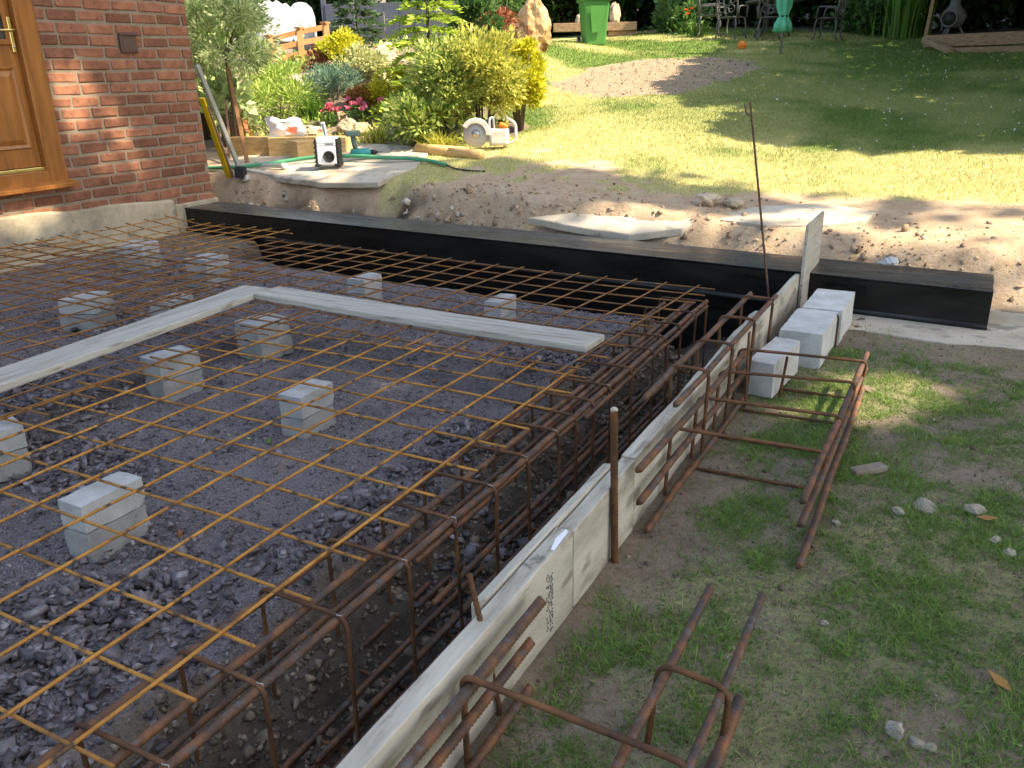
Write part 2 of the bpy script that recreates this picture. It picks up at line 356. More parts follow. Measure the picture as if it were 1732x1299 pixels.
damp_shade = np.where((GX < .57) & ~beyond, 1-sm(-.46, -.30, GZ), 0)*.75  # trench soil darker with depth, a damp tone that also paints in its shade
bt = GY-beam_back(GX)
damp_shade = np.maximum(damp_shade, np.where(beyond, .9*sm(.40, .55, fbm(GX, GY, 3.3, 3, 67))*sm(.0, .08, bt)*(1-sm(.24, .40, bt))*sm(-5.1, -4.8, GX)*(1-sm(-3.2, -2.4, GX)), 0))  # dark void below the patio edge painted in as shade
shady = sm(-3.2, -1.4, GX+.9*(fbm(GX, GY, .6, 3, 57)-.5))*sm(8.2, 9.6, GY+1.2*(fbm(GX, GY, .9, 3, 58)-.5))  # shaded part of the lawn, coloured greener and darker to deepen the shade
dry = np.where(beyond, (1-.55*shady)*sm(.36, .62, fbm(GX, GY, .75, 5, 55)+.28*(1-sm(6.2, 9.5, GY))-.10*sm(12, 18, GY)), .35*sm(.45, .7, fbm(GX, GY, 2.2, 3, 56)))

m, nt, N, L = new_mat('garden_ground')
out = N.new('ShaderNodeOutputMaterial'); bs = N.new('ShaderNodeBsdfPrincipled'); L.new(bs.outputs[0], out.inputs[0])
tc = N.new('ShaderNodeTexCoord')
def noise(s, d=6, r=.65):
    n = N.new('ShaderNodeTexNoise'); n.inputs['Scale'].default_value = s; n.inputs['Detail'].default_value = d; n.inputs['Roughness'].default_value = r
    L.new(tc.outputs['Object'], n.inputs['Vector']); return n.outputs['Fac']
def att(a):
    n = N.new('ShaderNodeAttribute'); n.attribute_name = a; return n.outputs['Fac']
def mixc(f, a, b):
    n = N.new('ShaderNodeMix'); n.data_type = 'RGBA'; L.new(f, n.inputs[0]); L.new(a, n.inputs[6]); L.new(b, n.inputs[7]); return n.outputs[2]
def rmp(f, cols, pos=None):
    r = ramp(N, cols, pos); L.new(f, r.inputs[0]); return r.outputs[0]
def mth(op, a, b):
    n = N.new('ShaderNodeMath'); n.operation = op
    for i, q in enumerate((a, b)):
        if isinstance(q, (int, float)): n.inputs[i].default_value = q
        else: L.new(q, n.inputs[i])
    return n.outputs[0]
nA, nB, nC = noise(7), noise(38, 5), noise(150, 3)
soil = mixc(mth('MULTIPLY', nC, .7), rmp(nA, [(.060, .049, .038), (.105, .088, .071), (.165, .141, .116)]), rmp(nB, [(.055, .045, .036), (.28, .235, .19)]))
soilp = mixc(mth('MULTIPLY', nC, .6), rmp(nA, [(.33, .215, .13), (.47, .335, .215), (.57, .435, .30)]), rmp(nB, [(.30, .21, .14), (.60, .49, .37)]))
soil = mixc(att('pale'), soil, soilp)
soil = mixc(att('damp_shade'), soil, rmp(nA, [(.028, .021, .015), (.06, .046, .034), (.11, .088, .068)]))
sl = mixc(mth('MULTIPLY', nC, .9), rmp(nA, [(.085, .072, .076), (.148, .127, .132), (.215, .19, .196)]), rmp(nC, [(.055, .047, .05), (.155, .135, .14), (.40, .37, .375)], [.35, .5, .68]))
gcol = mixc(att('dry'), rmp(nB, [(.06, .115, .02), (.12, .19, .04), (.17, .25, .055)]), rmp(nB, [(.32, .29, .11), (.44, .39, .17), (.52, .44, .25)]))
gf = mth('ADD', att('grass'), mth('MULTIPLY', mth('SUBTRACT', nB, .5), .9))
cl = N.new('ShaderNodeMapRange'); cl.inputs['From Min'].default_value = .25; cl.inputs['From Max'].default_value = .7; L.new(gf, cl.inputs['Value'])
sf = mth('ADD', att('slate'), mth('MULTIPLY', mth('SUBTRACT', nB, .5), .5))
cs = N.new('ShaderNodeMapRange'); cs.inputs['From Min'].default_value = .3; cs.inputs['From Max'].default_value = .7; L.new(sf, cs.inputs['Value'])
pink = N.new('ShaderNodeMapRange'); pink.inputs['From Min'].default_value = .60; pink.inputs['From Max'].default_value = .70; L.new(noise(1.9, 4), pink.inputs['Value'])
sl = mixc(mth('MULTIPLY', pink.outputs[0], .6), sl, rmp(nB, [(.20, .14, .12), (.38, .29, .25)]))
col = mixc(cs.outputs[0], soil, sl); col = mixc(cl.outputs[0], col, gcol)
L.new(col, bs.inputs['Base Color']); bs.inputs['Roughness'].default_value = .95; bs.inputs['Specular IOR Level'].default_value = .15
bp = N.new('ShaderNodeBump'); bp.inputs['Strength'].default_value = .9; bp.inputs['Distance'].default_value = .02
L.new(mth('ADD', mth('MULTIPLY', nB, .8), mth('MULTIPLY', nC, .45)), bp.inputs['Height']); L.new(bp.outputs[0], bs.inputs['Normal'])
M['ground'] = m

nx, ny = GX.shape
idx = np.arange(nx*ny).reshape(nx, ny)
Q = np.stack([idx[:-1, :-1], idx[1:, :-1], idx[1:, 1:], idx[:-1, 1:]], -1).reshape(-1, 4)
V = np.stack([GX, GY, GZ], -1).reshape(-1, 3)
cx = V[Q].mean(1)
inside = (cx[:, 0] < .56) & (cx[:, 1] < beam_back(cx[:, 0])-.2) & (cx[:, 0] > -6.2) & (cx[:, 1] > -1.4)
is_tr = inside & (((cx[:, 0] > -.16)) | ((cx[:, 1]+.0875*cx[:, 0] > 4.10) & (cx[:, 0] > -4.5)))
is_pad = inside & ~is_tr
at = {k: v.reshape(-1) for k, v in dict(grass=np.where(beyond, gr, gr*.42)*np.where(GY > 21.3, .0, 1), slate=slate, pale=pale, dry=dry, damp_shade=damp_shade).items()}
for nm, sel in (('ground', ~inside), ('hardcore_bed', is_pad), ('foundation_trench', is_tr)):
    q = Q[sel]; u, inv = np.unique(q, return_inverse=True)
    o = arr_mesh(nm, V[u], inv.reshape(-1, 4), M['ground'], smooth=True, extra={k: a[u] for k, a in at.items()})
    tag(o, kind='structure')

# ------------------------------------------------------------------ scattered chips, clods and grass
def ico():
    t = (1+5**.5)/2
    v = np.array([(-1, t, 0), (1, t, 0), (-1, -t, 0), (1, -t, 0), (0, -1, t), (0, 1, t), (0, -1, -t), (0, 1, -t), (t, 0, -1), (t, 0, 1), (-t, 0, -1), (-t, 0, 1)], float)
    f = np.array([(0, 11, 5), (0, 5, 1), (0, 1, 7), (0, 7, 10), (0, 10, 11), (1, 5, 9), (5, 11, 4), (11, 10, 2), (10, 7, 6), (7, 1, 8), (3, 9, 4), (3, 4, 2), (3, 2, 6), (3, 6, 8), (3, 8, 9), (4, 9, 5), (2, 4, 11), (6, 2, 10), (8, 6, 7), (9, 8, 1)])
    return v/np.linalg.norm(v[0]), f
IV, IF = ico()
def rotmats(n, flat=1.0):
    q = RNG.normal(size=(n, 4)); q[:, 1:3] *= flat; q /= np.linalg.norm(q, axis=1)[:, None]
    w, x, y, z = q.T
    return np.stack([1-2*(y*y+z*z), 2*(x*y-z*w), 2*(x*z+y*w), 2*(x*y+z*w), 1-2*(x*x+z*z), 2*(y*z-x*w), 2*(x*z-y*w), 2*(y*z+x*w), 1-2*(x*x+y*y)], -1).reshape(n, 3, 3)
def chips(name, P, S, mt, squash=(1, .8, .45), jag=.28, flat=.25, kind='stuff', smooth=False, tones=None):
    n = len(P); v = IV[None]*(1+RNG.uniform(-jag, jag, (n, 12, 1)))+RNG.normal(0, jag*.22, (n, 12, 3))
    v = v*(np.array(squash)*RNG.uniform(.65, 1.3, (n, 3)))[:, None, :]*S[:, None, None]
    v = np.einsum('nij,nkj->nki', rotmats(n, flat), v)+P[:, None, :]
    f = (IF[None]+12*np.arange(n)[:, None, None]).reshape(-1, 3)
    t = np.repeat(RNG.uniform(0, 1, n) if tones is None else tones, 12)
    o = arr_mesh(name, v.reshape(-1, 3), f, mt, tone=t, smooth=smooth)
    return tag(o, kind=kind)
CV = np.array([(x, y, z) for x in (-1, 1) for y in (-1, 1) for z in (-1, 1)], float)*.72
CF = np.array([(0, 1, 3, 2), (4, 6, 7, 5), (0, 4, 5, 1), (2, 3, 7, 6), (0, 2, 6, 4), (1, 5, 7, 3)])
def shards(name, P, S, mt, squash=(1, .75, .34), jag=.34, flat=.3):
    """angular split stones"""
    n = len(P); v = CV[None]+RNG.normal(0, jag, (n, 8, 3))*np.array([1, 1, .6])
    v = v*(np.array(squash)*RNG.uniform(.6, 1.35, (n, 3)))[:, None, :]*S[:, None, None]
    v = np.einsum('nij,nkj->nki', rotmats(n, flat), v)+P[:, None, :]
    f = (CF[None]+8*np.arange(n)[:, None, None]).reshape(-1, 4)
    return tag(arr_mesh(name, v.reshape(-1, 3), f, mt, tone=np.repeat(RNG.uniform(0, 1, n), 8)), kind='stuff')
def scatter(n, x0, x1, y0, y1, dens):
    x = RNG.uniform(x0, x1, n); y = RNG.uniform(y0, y1, n); k = RNG.uniform(0, 1, n) < dens(x, y); return x[k], y[k]
# slate: loose piles of larger chips towards the edges, fines elsewhere
def dens_big(x, y):
    pile = np.exp(-((x+.62)**2/.10+(y-.22)**2/.30))*1.3+np.exp(-((x+1.75)**2/.20+(y-1.05)**2/.05))*.9+np.exp(-((x+.30)**2/.02+(y-1.35)**2/.12))*.9+np.exp(-((x+.27)**2/.02+(y-1.95)**2/.06))*.8+np.exp(-((x+2.5)**2/.25+(y-1.55)**2/.06))*.4+np.exp(-((x+.40)**2/.05+(y-3.2)**2/.10))*.7+np.exp(-((x+3.2)**2/.2+(y-2.6)**2/.06))*.3+np.exp(-((x+1.0)**2/.1+(y+.45)**2/.2))
    return np.clip(pile-.08+.02, 0, 1)*(x < -.14)
x, y = scatter(42000, -3.6, -.12, -.9, 3.7, dens_big)
shards('slate_chippings', np.stack([x, y, HH(x, y)+RNG.uniform(.0, .016, len(x))], -1), RNG.gamma(4, .0030, len(x))+.0045, M['slate'])
x, y = scatter(9000, -4.4, -.12, -.9, 4.1, lambda x, y: np.where(x < -.14, .25+.75*sm(.45, .6, fbm(x, y, 1.4, 4, 18)), 0))
shards('slate_pieces', np.stack([x, y, HH(x, y)+.002], -1), RNG.gamma(1.6, .0028, len(x))+.003, M['slate'], (1, .8, .4))
x, y = scatter(90000, -4.4, -.12, -.9, 4.15, lambda x, y: np.where(x < -.14, .35+.65*sm(.40, .62, fbm(x, y, 2, 4, 8)), 0))
shards('slate_fines', np.stack([x, y, HH(x, y)+.001], -1), RNG.gamma(2.2, .0013, len(x))+.0018, M['slate'], (1, .8, .5))
# trench floor and earth face: crumbs and a few chips
x, y = scatter(15000, -.2, .55, -.9, 4.2, lambda x, y: .25+.75*sm(.4, .6, fbm(x, y, 3, 3, 12)))
shards('trench_crumbs', np.stack([x, y, HH(x, y)+.003], -1), RNG.gamma(1.5, .0035, len(x))+.002, M['clod'], (1, .9, .7), .3, 1)
x, y = scatter(1500, -.1, .5, -.6, 3.4, lambda x, y: sm(.47, .60, fbm(x, y, 2.3, 3, 14)))
shards('trench_slate', np.stack([x, y, HH(x, y)+.008], -1), RNG.gamma(4, .0035, len(x))+.004, M['slate'])
# broken earth beyond the beam
def dens_clod(x, y):
    t = y-beam_back(x); d = np.clip(np.exp(-((t-.24)/.16)**2)*(.35+.9*sm(.42, .6, fbm(x, y, 2.1, 3, 83)))+.12*np.exp(-((t-.7)/.4)**2)*(x > -2.5), 0, 1)
    return d*np.where((x < -3.5) & (t > .30), .03, 1.)
x, y = scatter(17000, -5.6, 3.4, 4.7, 6.9, dens_clod)
shards('excavated_earth_clods', np.stack([x, y, HH(x, y)+.002], -1), np.minimum(RNG.gamma(1.0, .0065, len(x))+.003, .04), mat('pale_earth_clod', [(.20, .13, .085), (.36, .25, .165), (.50, .38, .27)], 14, .98, .7, 60, tone=.5), (1, .9, .65), .3, 1)
x, y = scatter(700, -5.5, -2.2, 5.3, 6.1, lambda x, y: np.exp(-((y-beam_back(x)-.20)/.10)**2)*np.where(x < -3.2, .9, .45))
shards('pale_rubble', np.stack([x, y, HH(x, y)+.01], -1), RNG.gamma(1.7, .010, len(x))+.008, mat('lime_rubble', [(.24, .20, .15), (.40, .35, .28), (.55, .50, .42)], 12, .95, .8, 40, tone=.4), (1, .85, .7), .3, 1)
# small stones in the worn lawn
x, y = scatter(1500, .64, 3.4, -.3, 4.6, lambda x, y: sm(.4, .6, fbm(x, y, 1.8, 3, 15)))
chips('lawn_grit', np.stack([x, y, HH(x, y)+.002], -1), RNG.gamma(1.3, .0016, len(x))+.0016, M['pebble'], (1, .9, .6), .2, .4)
x, y = scatter(7000, .62, 3.5, -.7, 4.4, lambda x, y: 1-.6*grass_cover(x, y))
shards('lawn_soil_crumbs', np.stack([x, y, HH(x, y)+.001], -1), RNG.gamma(1.2, .0022, len(x))+.0012, M['clod'], (1, .9, .6), .3, 1)
x, y = scatter(1300, -4.6, -2.0, 10.9, 15.4, lambda x, y: in_poly(x, y, OVAL)*.8)
chips('bare_patch_crumbs', np.stack([x, y, HH(x, y)+.005], -1), RNG.gamma(1.2, .0045, len(x))+.003, M['clod'], (1, .9, .7), .3, 1)

def blades(name, x, y, hgt, wid, mt, lean=.6, tones=None):
    n = len(x); z = HH(x, y)-.003; a = RNG.uniform(0, 2*PI, n); l = RNG.gamma(2, .5, n)*lean*.5*hgt; b = RNG.uniform(0, 2*PI, n)
    dx = np.cos(a)*wid; dy = np.sin(a)*wid; ox = np.cos(b)*l; oy = np.sin(b)*l
    v = np.zeros((n, 5, 3))
    v[:, 0] = np.stack([x-dx, y-dy, z], -1); v[:, 1] = np.stack([x+dx, y+dy, z], -1)
    v[:, 2] = np.stack([x+.7*dx+.35*ox, y+.7*dy+.35*oy, z+hgt*.6], -1); v[:, 3] = np.stack([x-.7*dx+.35*ox, y-.7*dy+.35*oy, z+hgt*.6], -1)
    v[:, 4] = np.stack([x+ox, y+oy, z+hgt], -1)
    i = 5*np.arange(n)[:, None]
    f = np.concatenate([i+np.array([[0, 1, 2]]), i+np.array([[0, 2, 3]]), i+np.array([[3, 2, 4]])], 0)
    t = np.repeat(np.clip(tones if tones is not None else RNG.uniform(0, 1, n), 0, 1), 5)
    return tag(arr_mesh(name, v.reshape(-1, 3), f, mt, tone=t), kind='stuff')
def tuft_n(x, y): return .6*fbm(x, y, 6, 3, 61)+.4*fbm(x, y, 19, 2, 63)
x, y = scatter(780000, .62, 3.6, -.7, 4.6, lambda x, y: np.clip(grass_cover(x, y)+.10, 0, 1)**1.2*np.clip(1.25-.14*(y+.7), .5, 1)*(.30+.70*sm(.36, .60, tuft_n(x, y))))
tuft = sm(.35, .7, tuft_n(x, y))
blades('lawn_grass', x, y, (.008+.022*RNG.uniform(0, 1, len(x))**1.8)*(.55+.7*tuft), RNG.uniform(.0010, .0021, len(x)), GRASS, 2.0, .12+.6*tuft*RNG.uniform(.2, 1.3, len(x))+.15*RNG.uniform(0, 1, len(x)))
x, y = scatter(22000, .62, 3.6, -.7, 4.6, lambda x, y: .3+.7*grass_cover(x, y))
blades('dry_grass_stalks', x, y, RNG.uniform(.004, .018, len(x)), RNG.uniform(.0006, .0012, len(x)), LM['straw'], 6.0)
def far_d(x, y): return grass_cover(x, y)*np.clip(1.15-.07*(y-5.5), .18, 1)
x, y = scatter(420000, -6.5, 3.9, 5.7, 21.5, far_d)
dr = (1-.55*sm(-3.2, -1.4, x+.9*(fbm(x, y, .6, 3, 57)-.5))*sm(8.2, 9.6, y+1.2*(fbm(x, y, .9, 3, 58)-.5)))*sm(.36, .62, fbm(x, y, .75, 5, 55)+.28*(1-sm(6.2, 9.5, y))-.10*sm(12, 18, y))  # blades take the same greener, darker colour inside the lawn shade
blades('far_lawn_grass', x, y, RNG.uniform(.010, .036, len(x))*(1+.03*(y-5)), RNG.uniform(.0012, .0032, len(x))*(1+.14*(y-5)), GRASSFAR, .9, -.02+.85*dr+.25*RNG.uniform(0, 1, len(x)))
# clover heads on the lawn
x, y = scatter(420, -4, 3, 6.5, 19, lambda x, y: (grass_cover(x, y) > .5)*1.)
chips('clover_heads', np.stack([x, y, HH(x, y)+.03], -1), RNG.uniform(.006, .012, len(x)), M['dirtywhite'], (1, 1, .8), .15, 1)

# ------------------------------------------------------------------ the excavation: mesh, cages, beam, formwork, blocks
def wire_sheet(label, origin, rz, xa, xb, ya, yb, xs_, ys_, z, m, r=.0042, sag=.004, lift=None):
    """a welded reinforcing sheet: every wire is a part"""
    root = empty('reinforcing_mesh', (origin[0], origin[1], z), rz)
    tag(root, label, 'steel mesh', 'sheets of welded reinforcing mesh')
    ph = random.uniform(0, 9); sag = sag*1.8
    def wz(x, y): return sag*(math.sin(2.1*x+ph)+math.sin(1.7*y+ph*2))+(lift(x, y) if lift else 0)
    for x in xs_:
        w = MB(); e = random.uniform(-.010, .010); k = max(4, int((yb-ya)/.12))
        w.tube([(x+e+.0045*math.sin(2.3*t+x*9)+.002*math.sin(7*t+x*5), t, wz(x, t)+r) for t in np.linspace(ya+random.uniform(-.01, .01), yb+random.uniform(-.01, .01), k)], r, 6)
        w.build('wire', m, root)
    for y in ys_:
        w = MB(); e = random.uniform(-.006, .006); k = max(4, int((xb-xa)/.12))
        w.tube([(t, y+e+.0045*math.sin(2.3*t+y*9)+.002*math.sin(7*t+y*5), wz(t, y)-r*.9) for t in np.linspace(xa+random.uniform(-.01, .01), xb+random.uniform(-.01, .01), k)], r, 6)
        w.build('wire', m, root)
    return root
wire_sheet('golden brown rusted mesh sheet nearest the camera over slate and blocks', (0, 0), 0, -1.95, .105, -1.0, 2.52, [-.2*i for i in range(10)], [-.8+.2*j for j in range(17)], 0, M['wire'], .0050)
wire_sheet('brown mesh sheet under the crosswise plank, reaching back to the black beam', (0, 2.3), -.052, -3.72, .08, 0, 1.86, [-.03-.205*i for i in range(18)], [.12+.19*j for j in range(10)], .018, M['wire_dark'], .0047, lift=lambda x, y: -.008*y)
wire_sheet('dark brown mesh sheet at the left edge, wire ends poking under the long plank', (-1.62, 1.05), -.01, -3.3, .0, -1.4, 1.62, [-.13-.2*i for i in range(16)], [-1.2+.2*j for j in range(14)], .02, M['wire_dark'], .0047)
wire_sheet('orange brown mesh sheet in the far corner against the house plinth', (-3.56, 2.55), -.06, -1.62, .02, 0, 1.98, [-.1-.2*i for i in range(8)], [.1+.2*j for j in range(10)], .03, M['wire'], .0045, lift=lambda x, y: .05*clamp((-x-1.1)/.5))

wire_sheet('loose brown mesh sheet lapped over the others at the far left behind the long plank', (-2.55, 2.18), -.03, -2.75, .0, 0, 1.25, [-.06-.2*i for i in range(14)], [.08+.2*j for j in range(6)], .034, M['wire_dark'], .0046)
def stirrup(x0, x1, y, z0, z1, parent, r=.005, m=None, lean=0):
    w = MB(); e = [random.uniform(-.006, .006) for _ in range(8)]
    P = [(x0+e[0], y+e[1]-lean, z1), (x1+e[2], y+e[3]+lean, z1+e[4]*.4), (x1+e[5], y+e[6]+lean, z0), (x0, y+e[7]-lean, z0)]
    w.tube(fillet(P, .035, 5, True), r, 8, closed=True)
    return w.build('stirrup', m or M['stirrup'], parent)
def rbar(parent, a, b, r, m=None, wob=.004, name='main_bar'):
    w = MB(); a = Vector(a); b = Vector(b); k = max(2, int((b-a).length/.3))
    pts = [a.lerp(b, i/k)+Vector((random.uniform(-wob, wob), 0, random.uniform(-wob, wob)))*(1 if 0 < i < k else 0) for i in range(k+1)]
    w.tube(pts, r*1.03, 10, rib=.0062 if r > .007 else .006, ribh=r*.26)
    return w.build(name, m or M['rebar'], parent)
cage = empty('reinforcement_cage', (0, 0, 0))
tag(cage, 'long rust brown steel cage of square links standing in the trench beside the boards', 'steel cage', 'rebar cages')
for y in (-.72, -.47, -.2, .06, .319, .594, .875, 1.135, 1.365, 1.608, 1.854, 2.03, 2.192, 2.384, 2.63, 2.932, 3.146, 3.376, 3.63, 3.874):
    stirrup(-.085, .198, y, -.465, -.018, cage, .0062)
for a, b, r in (((.180, -1.1, -.033), (.176, 3.95, -.033), .0100), ((.180, .93, -.055), (.182, 2.3, -.055), .0095), ((.066, -1.1, -.034), (.066, 1.50, -.034), .0095), ((.072, 1.62, -.034), (.083, 3.9, -.034), .0095), ((.052, 1.44, -.052), (.070, 3.5, -.05), .009),
                ((-.066, -1.1, -.034), (-.055, 1.98, -.034), .0100), ((-.052, 1.72, -.05), (-.050, 3.85, -.045), .0095),
                ((.182, -1.1, -.448), (.18, 3.9, -.448), .0085), ((.125, -1.1, -.446), (.13, 3.6, -.446), .0085), ((.05, -.8, -.447), (.06, 3.9, -.447), .0085), ((-.065, -1.1, -.446), (-.06, 3.9, -.446), .0085), ((.135, .5, -.425), (.18, 3.2, -.42), .0085), ((-.07, -1.1, -.25), (-.07, 3.8, -.25), .008), ((.186, 1.0, -.24), (.19, 3.9, -.24), .009), ((.10, 1.9, -.05), (.10, 3.95, -.045), .009), ((.20, 2.1, -.06), (.19, 3.9, -.05), .009), ((.24, .9, -.43), (.26, 3.9, -.41), .009), ((.30, 1.3, -.44), (.31, 3.9, -.43), .0085), ((-.02, 1.2, -.44), (.0, 3.9, -.44), .009)):
    rbar(cage, a, b, r)
for y in (.06, .319, .594, .875, 1.135, 1.365, 1.608, 1.854, 2.384, 2.932, 3.63):
    w = MB(); w.tube([(.180+.013*math.cos(t), y+.004*math.sin(3*t), -.028+.014*math.sin(t)) for t in np.linspace(0, 6.28, 9)], .0014, 5); w.build('tie_wire', M['steel'], cage)

up = empty('starter_cage', (0, 0, 0))
tag(up, 'narrow upright rebar links straddling the far formwork board', 'steel cage', 'rebar cages')
for y in (2.24, 2.60, 2.99, 3.39):
    w = MB(); e = random.uniform(-.006, .006)
    w.tube(fillet([(.505, y+e, -.20), (.498+e, y, .168), (.652, y-e, .166), (.640, y, -.225)], .035, 6), .0068, 8, rib=.006, ribh=.0005); w.build('link', M['stirrup'], up)
    w = MB(); w.tube([(.640+.014*math.cos(t), y+.006*math.sin(3*t), .152+.015*math.sin(t)) for t in np.linspace(0, 6.28, 9)], .0022, 5); w.build('tie_wire', M['blackplastic'], up)
rbar(up, (.630, 1.89, .150), (.640, 3.52, .150), .0095); rbar(up, (.513, 1.90, .150), (.513, 3.52, .150), .0095)

ly = empty('lying_cage', (0, 0, 0))
tag(ly, 'wide rebar cage lying on the grass beside the upright links', 'steel cage', 'rebar cages')
for k, (tr, z) in enumerate([((1.114, 2.14), -.040), ((1.118, 2.47), -.028), ((1.125, 2.80), .0), ((1.134, 3.13), -.01)]):
    w = MB(); y = tr[1]
    w.tube(fillet([(.606, y-.25, -.215), (.603, y-.19, .036), (tr[0], y, z), (tr[0]-.022, y, -.195), (.655, y-.004, -.20)], .03, 5), .0066, 8, rib=.006, ribh=.0005); w.build('link', M['stirrup'], ly)
for a, b, r in (((1.098, 1.77, -.058), (1.116, 3.30, -.026), .0105), ((1.105, 1.72, -.115), (1.12, 3.28, -.09), .0100), ((1.13, 1.59, -.185), (1.122, 3.25, -.178), .0100),
                ((.628, 1.53, .060), (.632, 2.95, .020), .0105), ((.628, 1.55, -.065), (.632, 2.98, -.08), .0105), ((.640, 1.60, -.192), (.645, 2.9, -.190), .0100)):
    rbar(ly, a, b, r)
nl = empty('lying_cage', (0, 0, 0))
tag(nl, 'wide rebar cage lying along the near board at the bottom edge of the picture', 'steel cage', 'rebar cages')
for y in (.48, -.12):
    w = MB(); w.tube(fillet([(.618, y, -.215), (.615, y, .048), (1.10, y+.02, .006), (1.09, y+.02, -.195), (.66, y, -.20)], .03, 5), .0072, 8, rib=.006, ribh=.0005); w.build('link', M['stirrup'], nl)
for a, b, r in (((.630, -.55, .030), (.634, .825, .022), .0115), ((.634, -.55, -.055), (.634, .765, -.058), .0105), ((.645, -.5, -.180), (.640, .745, -.180), .0100)):
    rbar(nl, a, b, r)
ns = empty('starter_cage', (0, 0, 0))
tag(ns, 'short upright rebar cage end on the grass at the bottom right', 'steel cage', 'rebar cages')
for y in (.755, .22):
    w = MB(); w.tube(fillet([(.955, y-.05, -.21), (.958, y+.005, .0), (1.122, y-.012, .002), (1.112, y-.03, -.215)], .04, 6), .0075, 8); w.build('link', M['stirrup'], ns)
for a, b, r in (((.982, -.1, -.018), (.978, 1.12, -.016), .0095), ((1.108, -.1, -.016), (1.104, 1.145, -.014), .0085), ((1.118, .2, -.16), (1.124, .86, -.115), .012), ((1.09, -.1, -.19), (1.10, .75, -.19), .0085)):
    rbar(ns, a, b, r)

# two black beams side by side
def ibeam(label, yo, w_, h_, xa, xb):
    b = MB(); P = []
    t = .020; tw = .016; yc = 0
    f_ = -w_/2+.006; prof = [(-w_/2, 0), (w_/2, 0), (w_/2, -h_), (-w_/2-.026, -h_), (-w_/2-.026, -h_+t*.8), (f_, -h_+t+.004), (f_, -t*.7), (-w_/2, -t*.6)]
    n = 28; vs = []; fs = []
    for i in range(n+1):
        x = lerp(xa, xb, i/n)
        for (py, pz) in prof: vs.append((x, py+beam_front(x)+yo, pz+.02))
    m_ = len(prof)
    for i in range(n):
        for k in range(m_): fs.append((i*m_+k, (i+1)*m_+k, (i+1)*m_+(k+1) % m_, i*m_+(k+1) % m_))
    fs += [tuple(range(m_)), tuple(n*m_+k for k in range(m_-1, -1, -1))]
    b.add(vs, fs); o = b.build('steel_beam', M['black'], None, .003, 2)
    tag(o, label, 'steel beam', 'black steel beams across the excavation'); return o
ibeam('front one of two black steel beams, bordering the mesh', .141, .268, .222, -5.57, 1.637)
ibeam('rear black steel beam, tight behind the front one against the earth bank', .372, .196, .222, -5.57, 1.64)

bfw = MB(); n = 28; vs = []; fs = []
for i in range(n+1):
    x = lerp(-5.5, .60, i/n); y = beam_front(x)+.03+.004*math.sin(5*x)
    vs += [(x, y, -.95), (x, y+.30, -.95), (x, y+.30, -.204), (x, y, -.204)]
for i in range(n):
    for k in range(4): fs.append((i*4+k, (i+1)*4+k, (i+1)*4+(k+1) % 4, i*4+(k+1) % 4))
fs += [(0, 1, 2, 3), tuple(n*4+k for k in (3, 2, 1, 0))]
bfw.add(vs, fs); tag(bfw.build('black_footing', M['black'], None, .004), 'black coated foundation wall in the dark trench beneath the beams', 'footing')
# formwork
def board(label, x, th, pts_top, zb0, zb1, name='formwork_board', m='form', cat='board', nz=0):
    """upright board along y; pts_top = [(y, z_top), ...]"""
    b = MB(); n = len(pts_top); vs = []; fs = []
    for i, (y, zt) in enumerate(pts_top):
        zb = lerp(zb0, zb1, i/(n-1))
        e = random.uniform(-.0015, .0015)
        vs += [(x+e, y, zb), (x-th+e, y, zb), (x-th+e, y, zt), (x+e, y, zt)]
    for i in range(n-1):
        for k in range(4): fs.append((i*4+k, (i+1)*4+k, (i+1)*4+(k+1) % 4, i*4+(k+1) % 4))
    fs += [(0, 1, 2, 3), tuple((n-1)*4+k for k in (3, 2, 1, 0))]
    b.add(vs, fs); o = b.build(name, M[m], None, .004, 2)
    tag(o, label, cat, 'pale boards of the formwork'); return o
board('nearest pale formwork board with a printed stamp near its far end', .587, .05, [(y, .05+.0025*math.sin(7*y)) for y in np.linspace(-1.2, 1.118, 12)], -.26, -.25)
fb2 = board('short pale formwork board between the dark joint and the thick stake', .585, .048, [(y, .047+.002*math.sin(9*y)) for y in np.linspace(1.128, 1.62, 5)], -.26, -.25)
fb3 = board('long pale formwork board with chipped top edge behind the lying cage', .583, .05, [(1.628, .052), (1.9, .055), (2.2, .045), (2.5, .058), (2.62, .040), (2.9, .055), (3.1, .062), (3.3, .05), (3.42, .066), (3.56, .05)], -.26, -.24)
fb4 = board('yellowish formwork board running up to the black beam', .600, .03, [(3.30, .055), (3.7, .07), (4.0, .062), (4.3, .063), (4.47, .055)], -.20, -.19)
b = MB()
ys_s = np.linspace(.70, 1.55, 9); vs = []; fs = []
for i, y in enumerate(ys_s):
    e = random.uniform(-.004, .004); vs += [(.532, y, -.03), (.503+e, y, -.03), (.503+e, y, .052+e), (.532, y, .056)]
for i in range(8):
    for k in range(4): fs.append((i*4+k, (i+1)*4+k, (i+1)*4+(k+1) % 4, i*4+(k+1) % 4))
fs += [(0, 1, 2, 3), tuple(8*4+k for k in (3, 2, 1, 0))]
b.add(vs, fs); tag(b.build('timber_strip', M['form'], None, .004), 'rough thin timber strip fixed along the inner top edge of the near boards', 'timber', 'pale boards of the formwork')
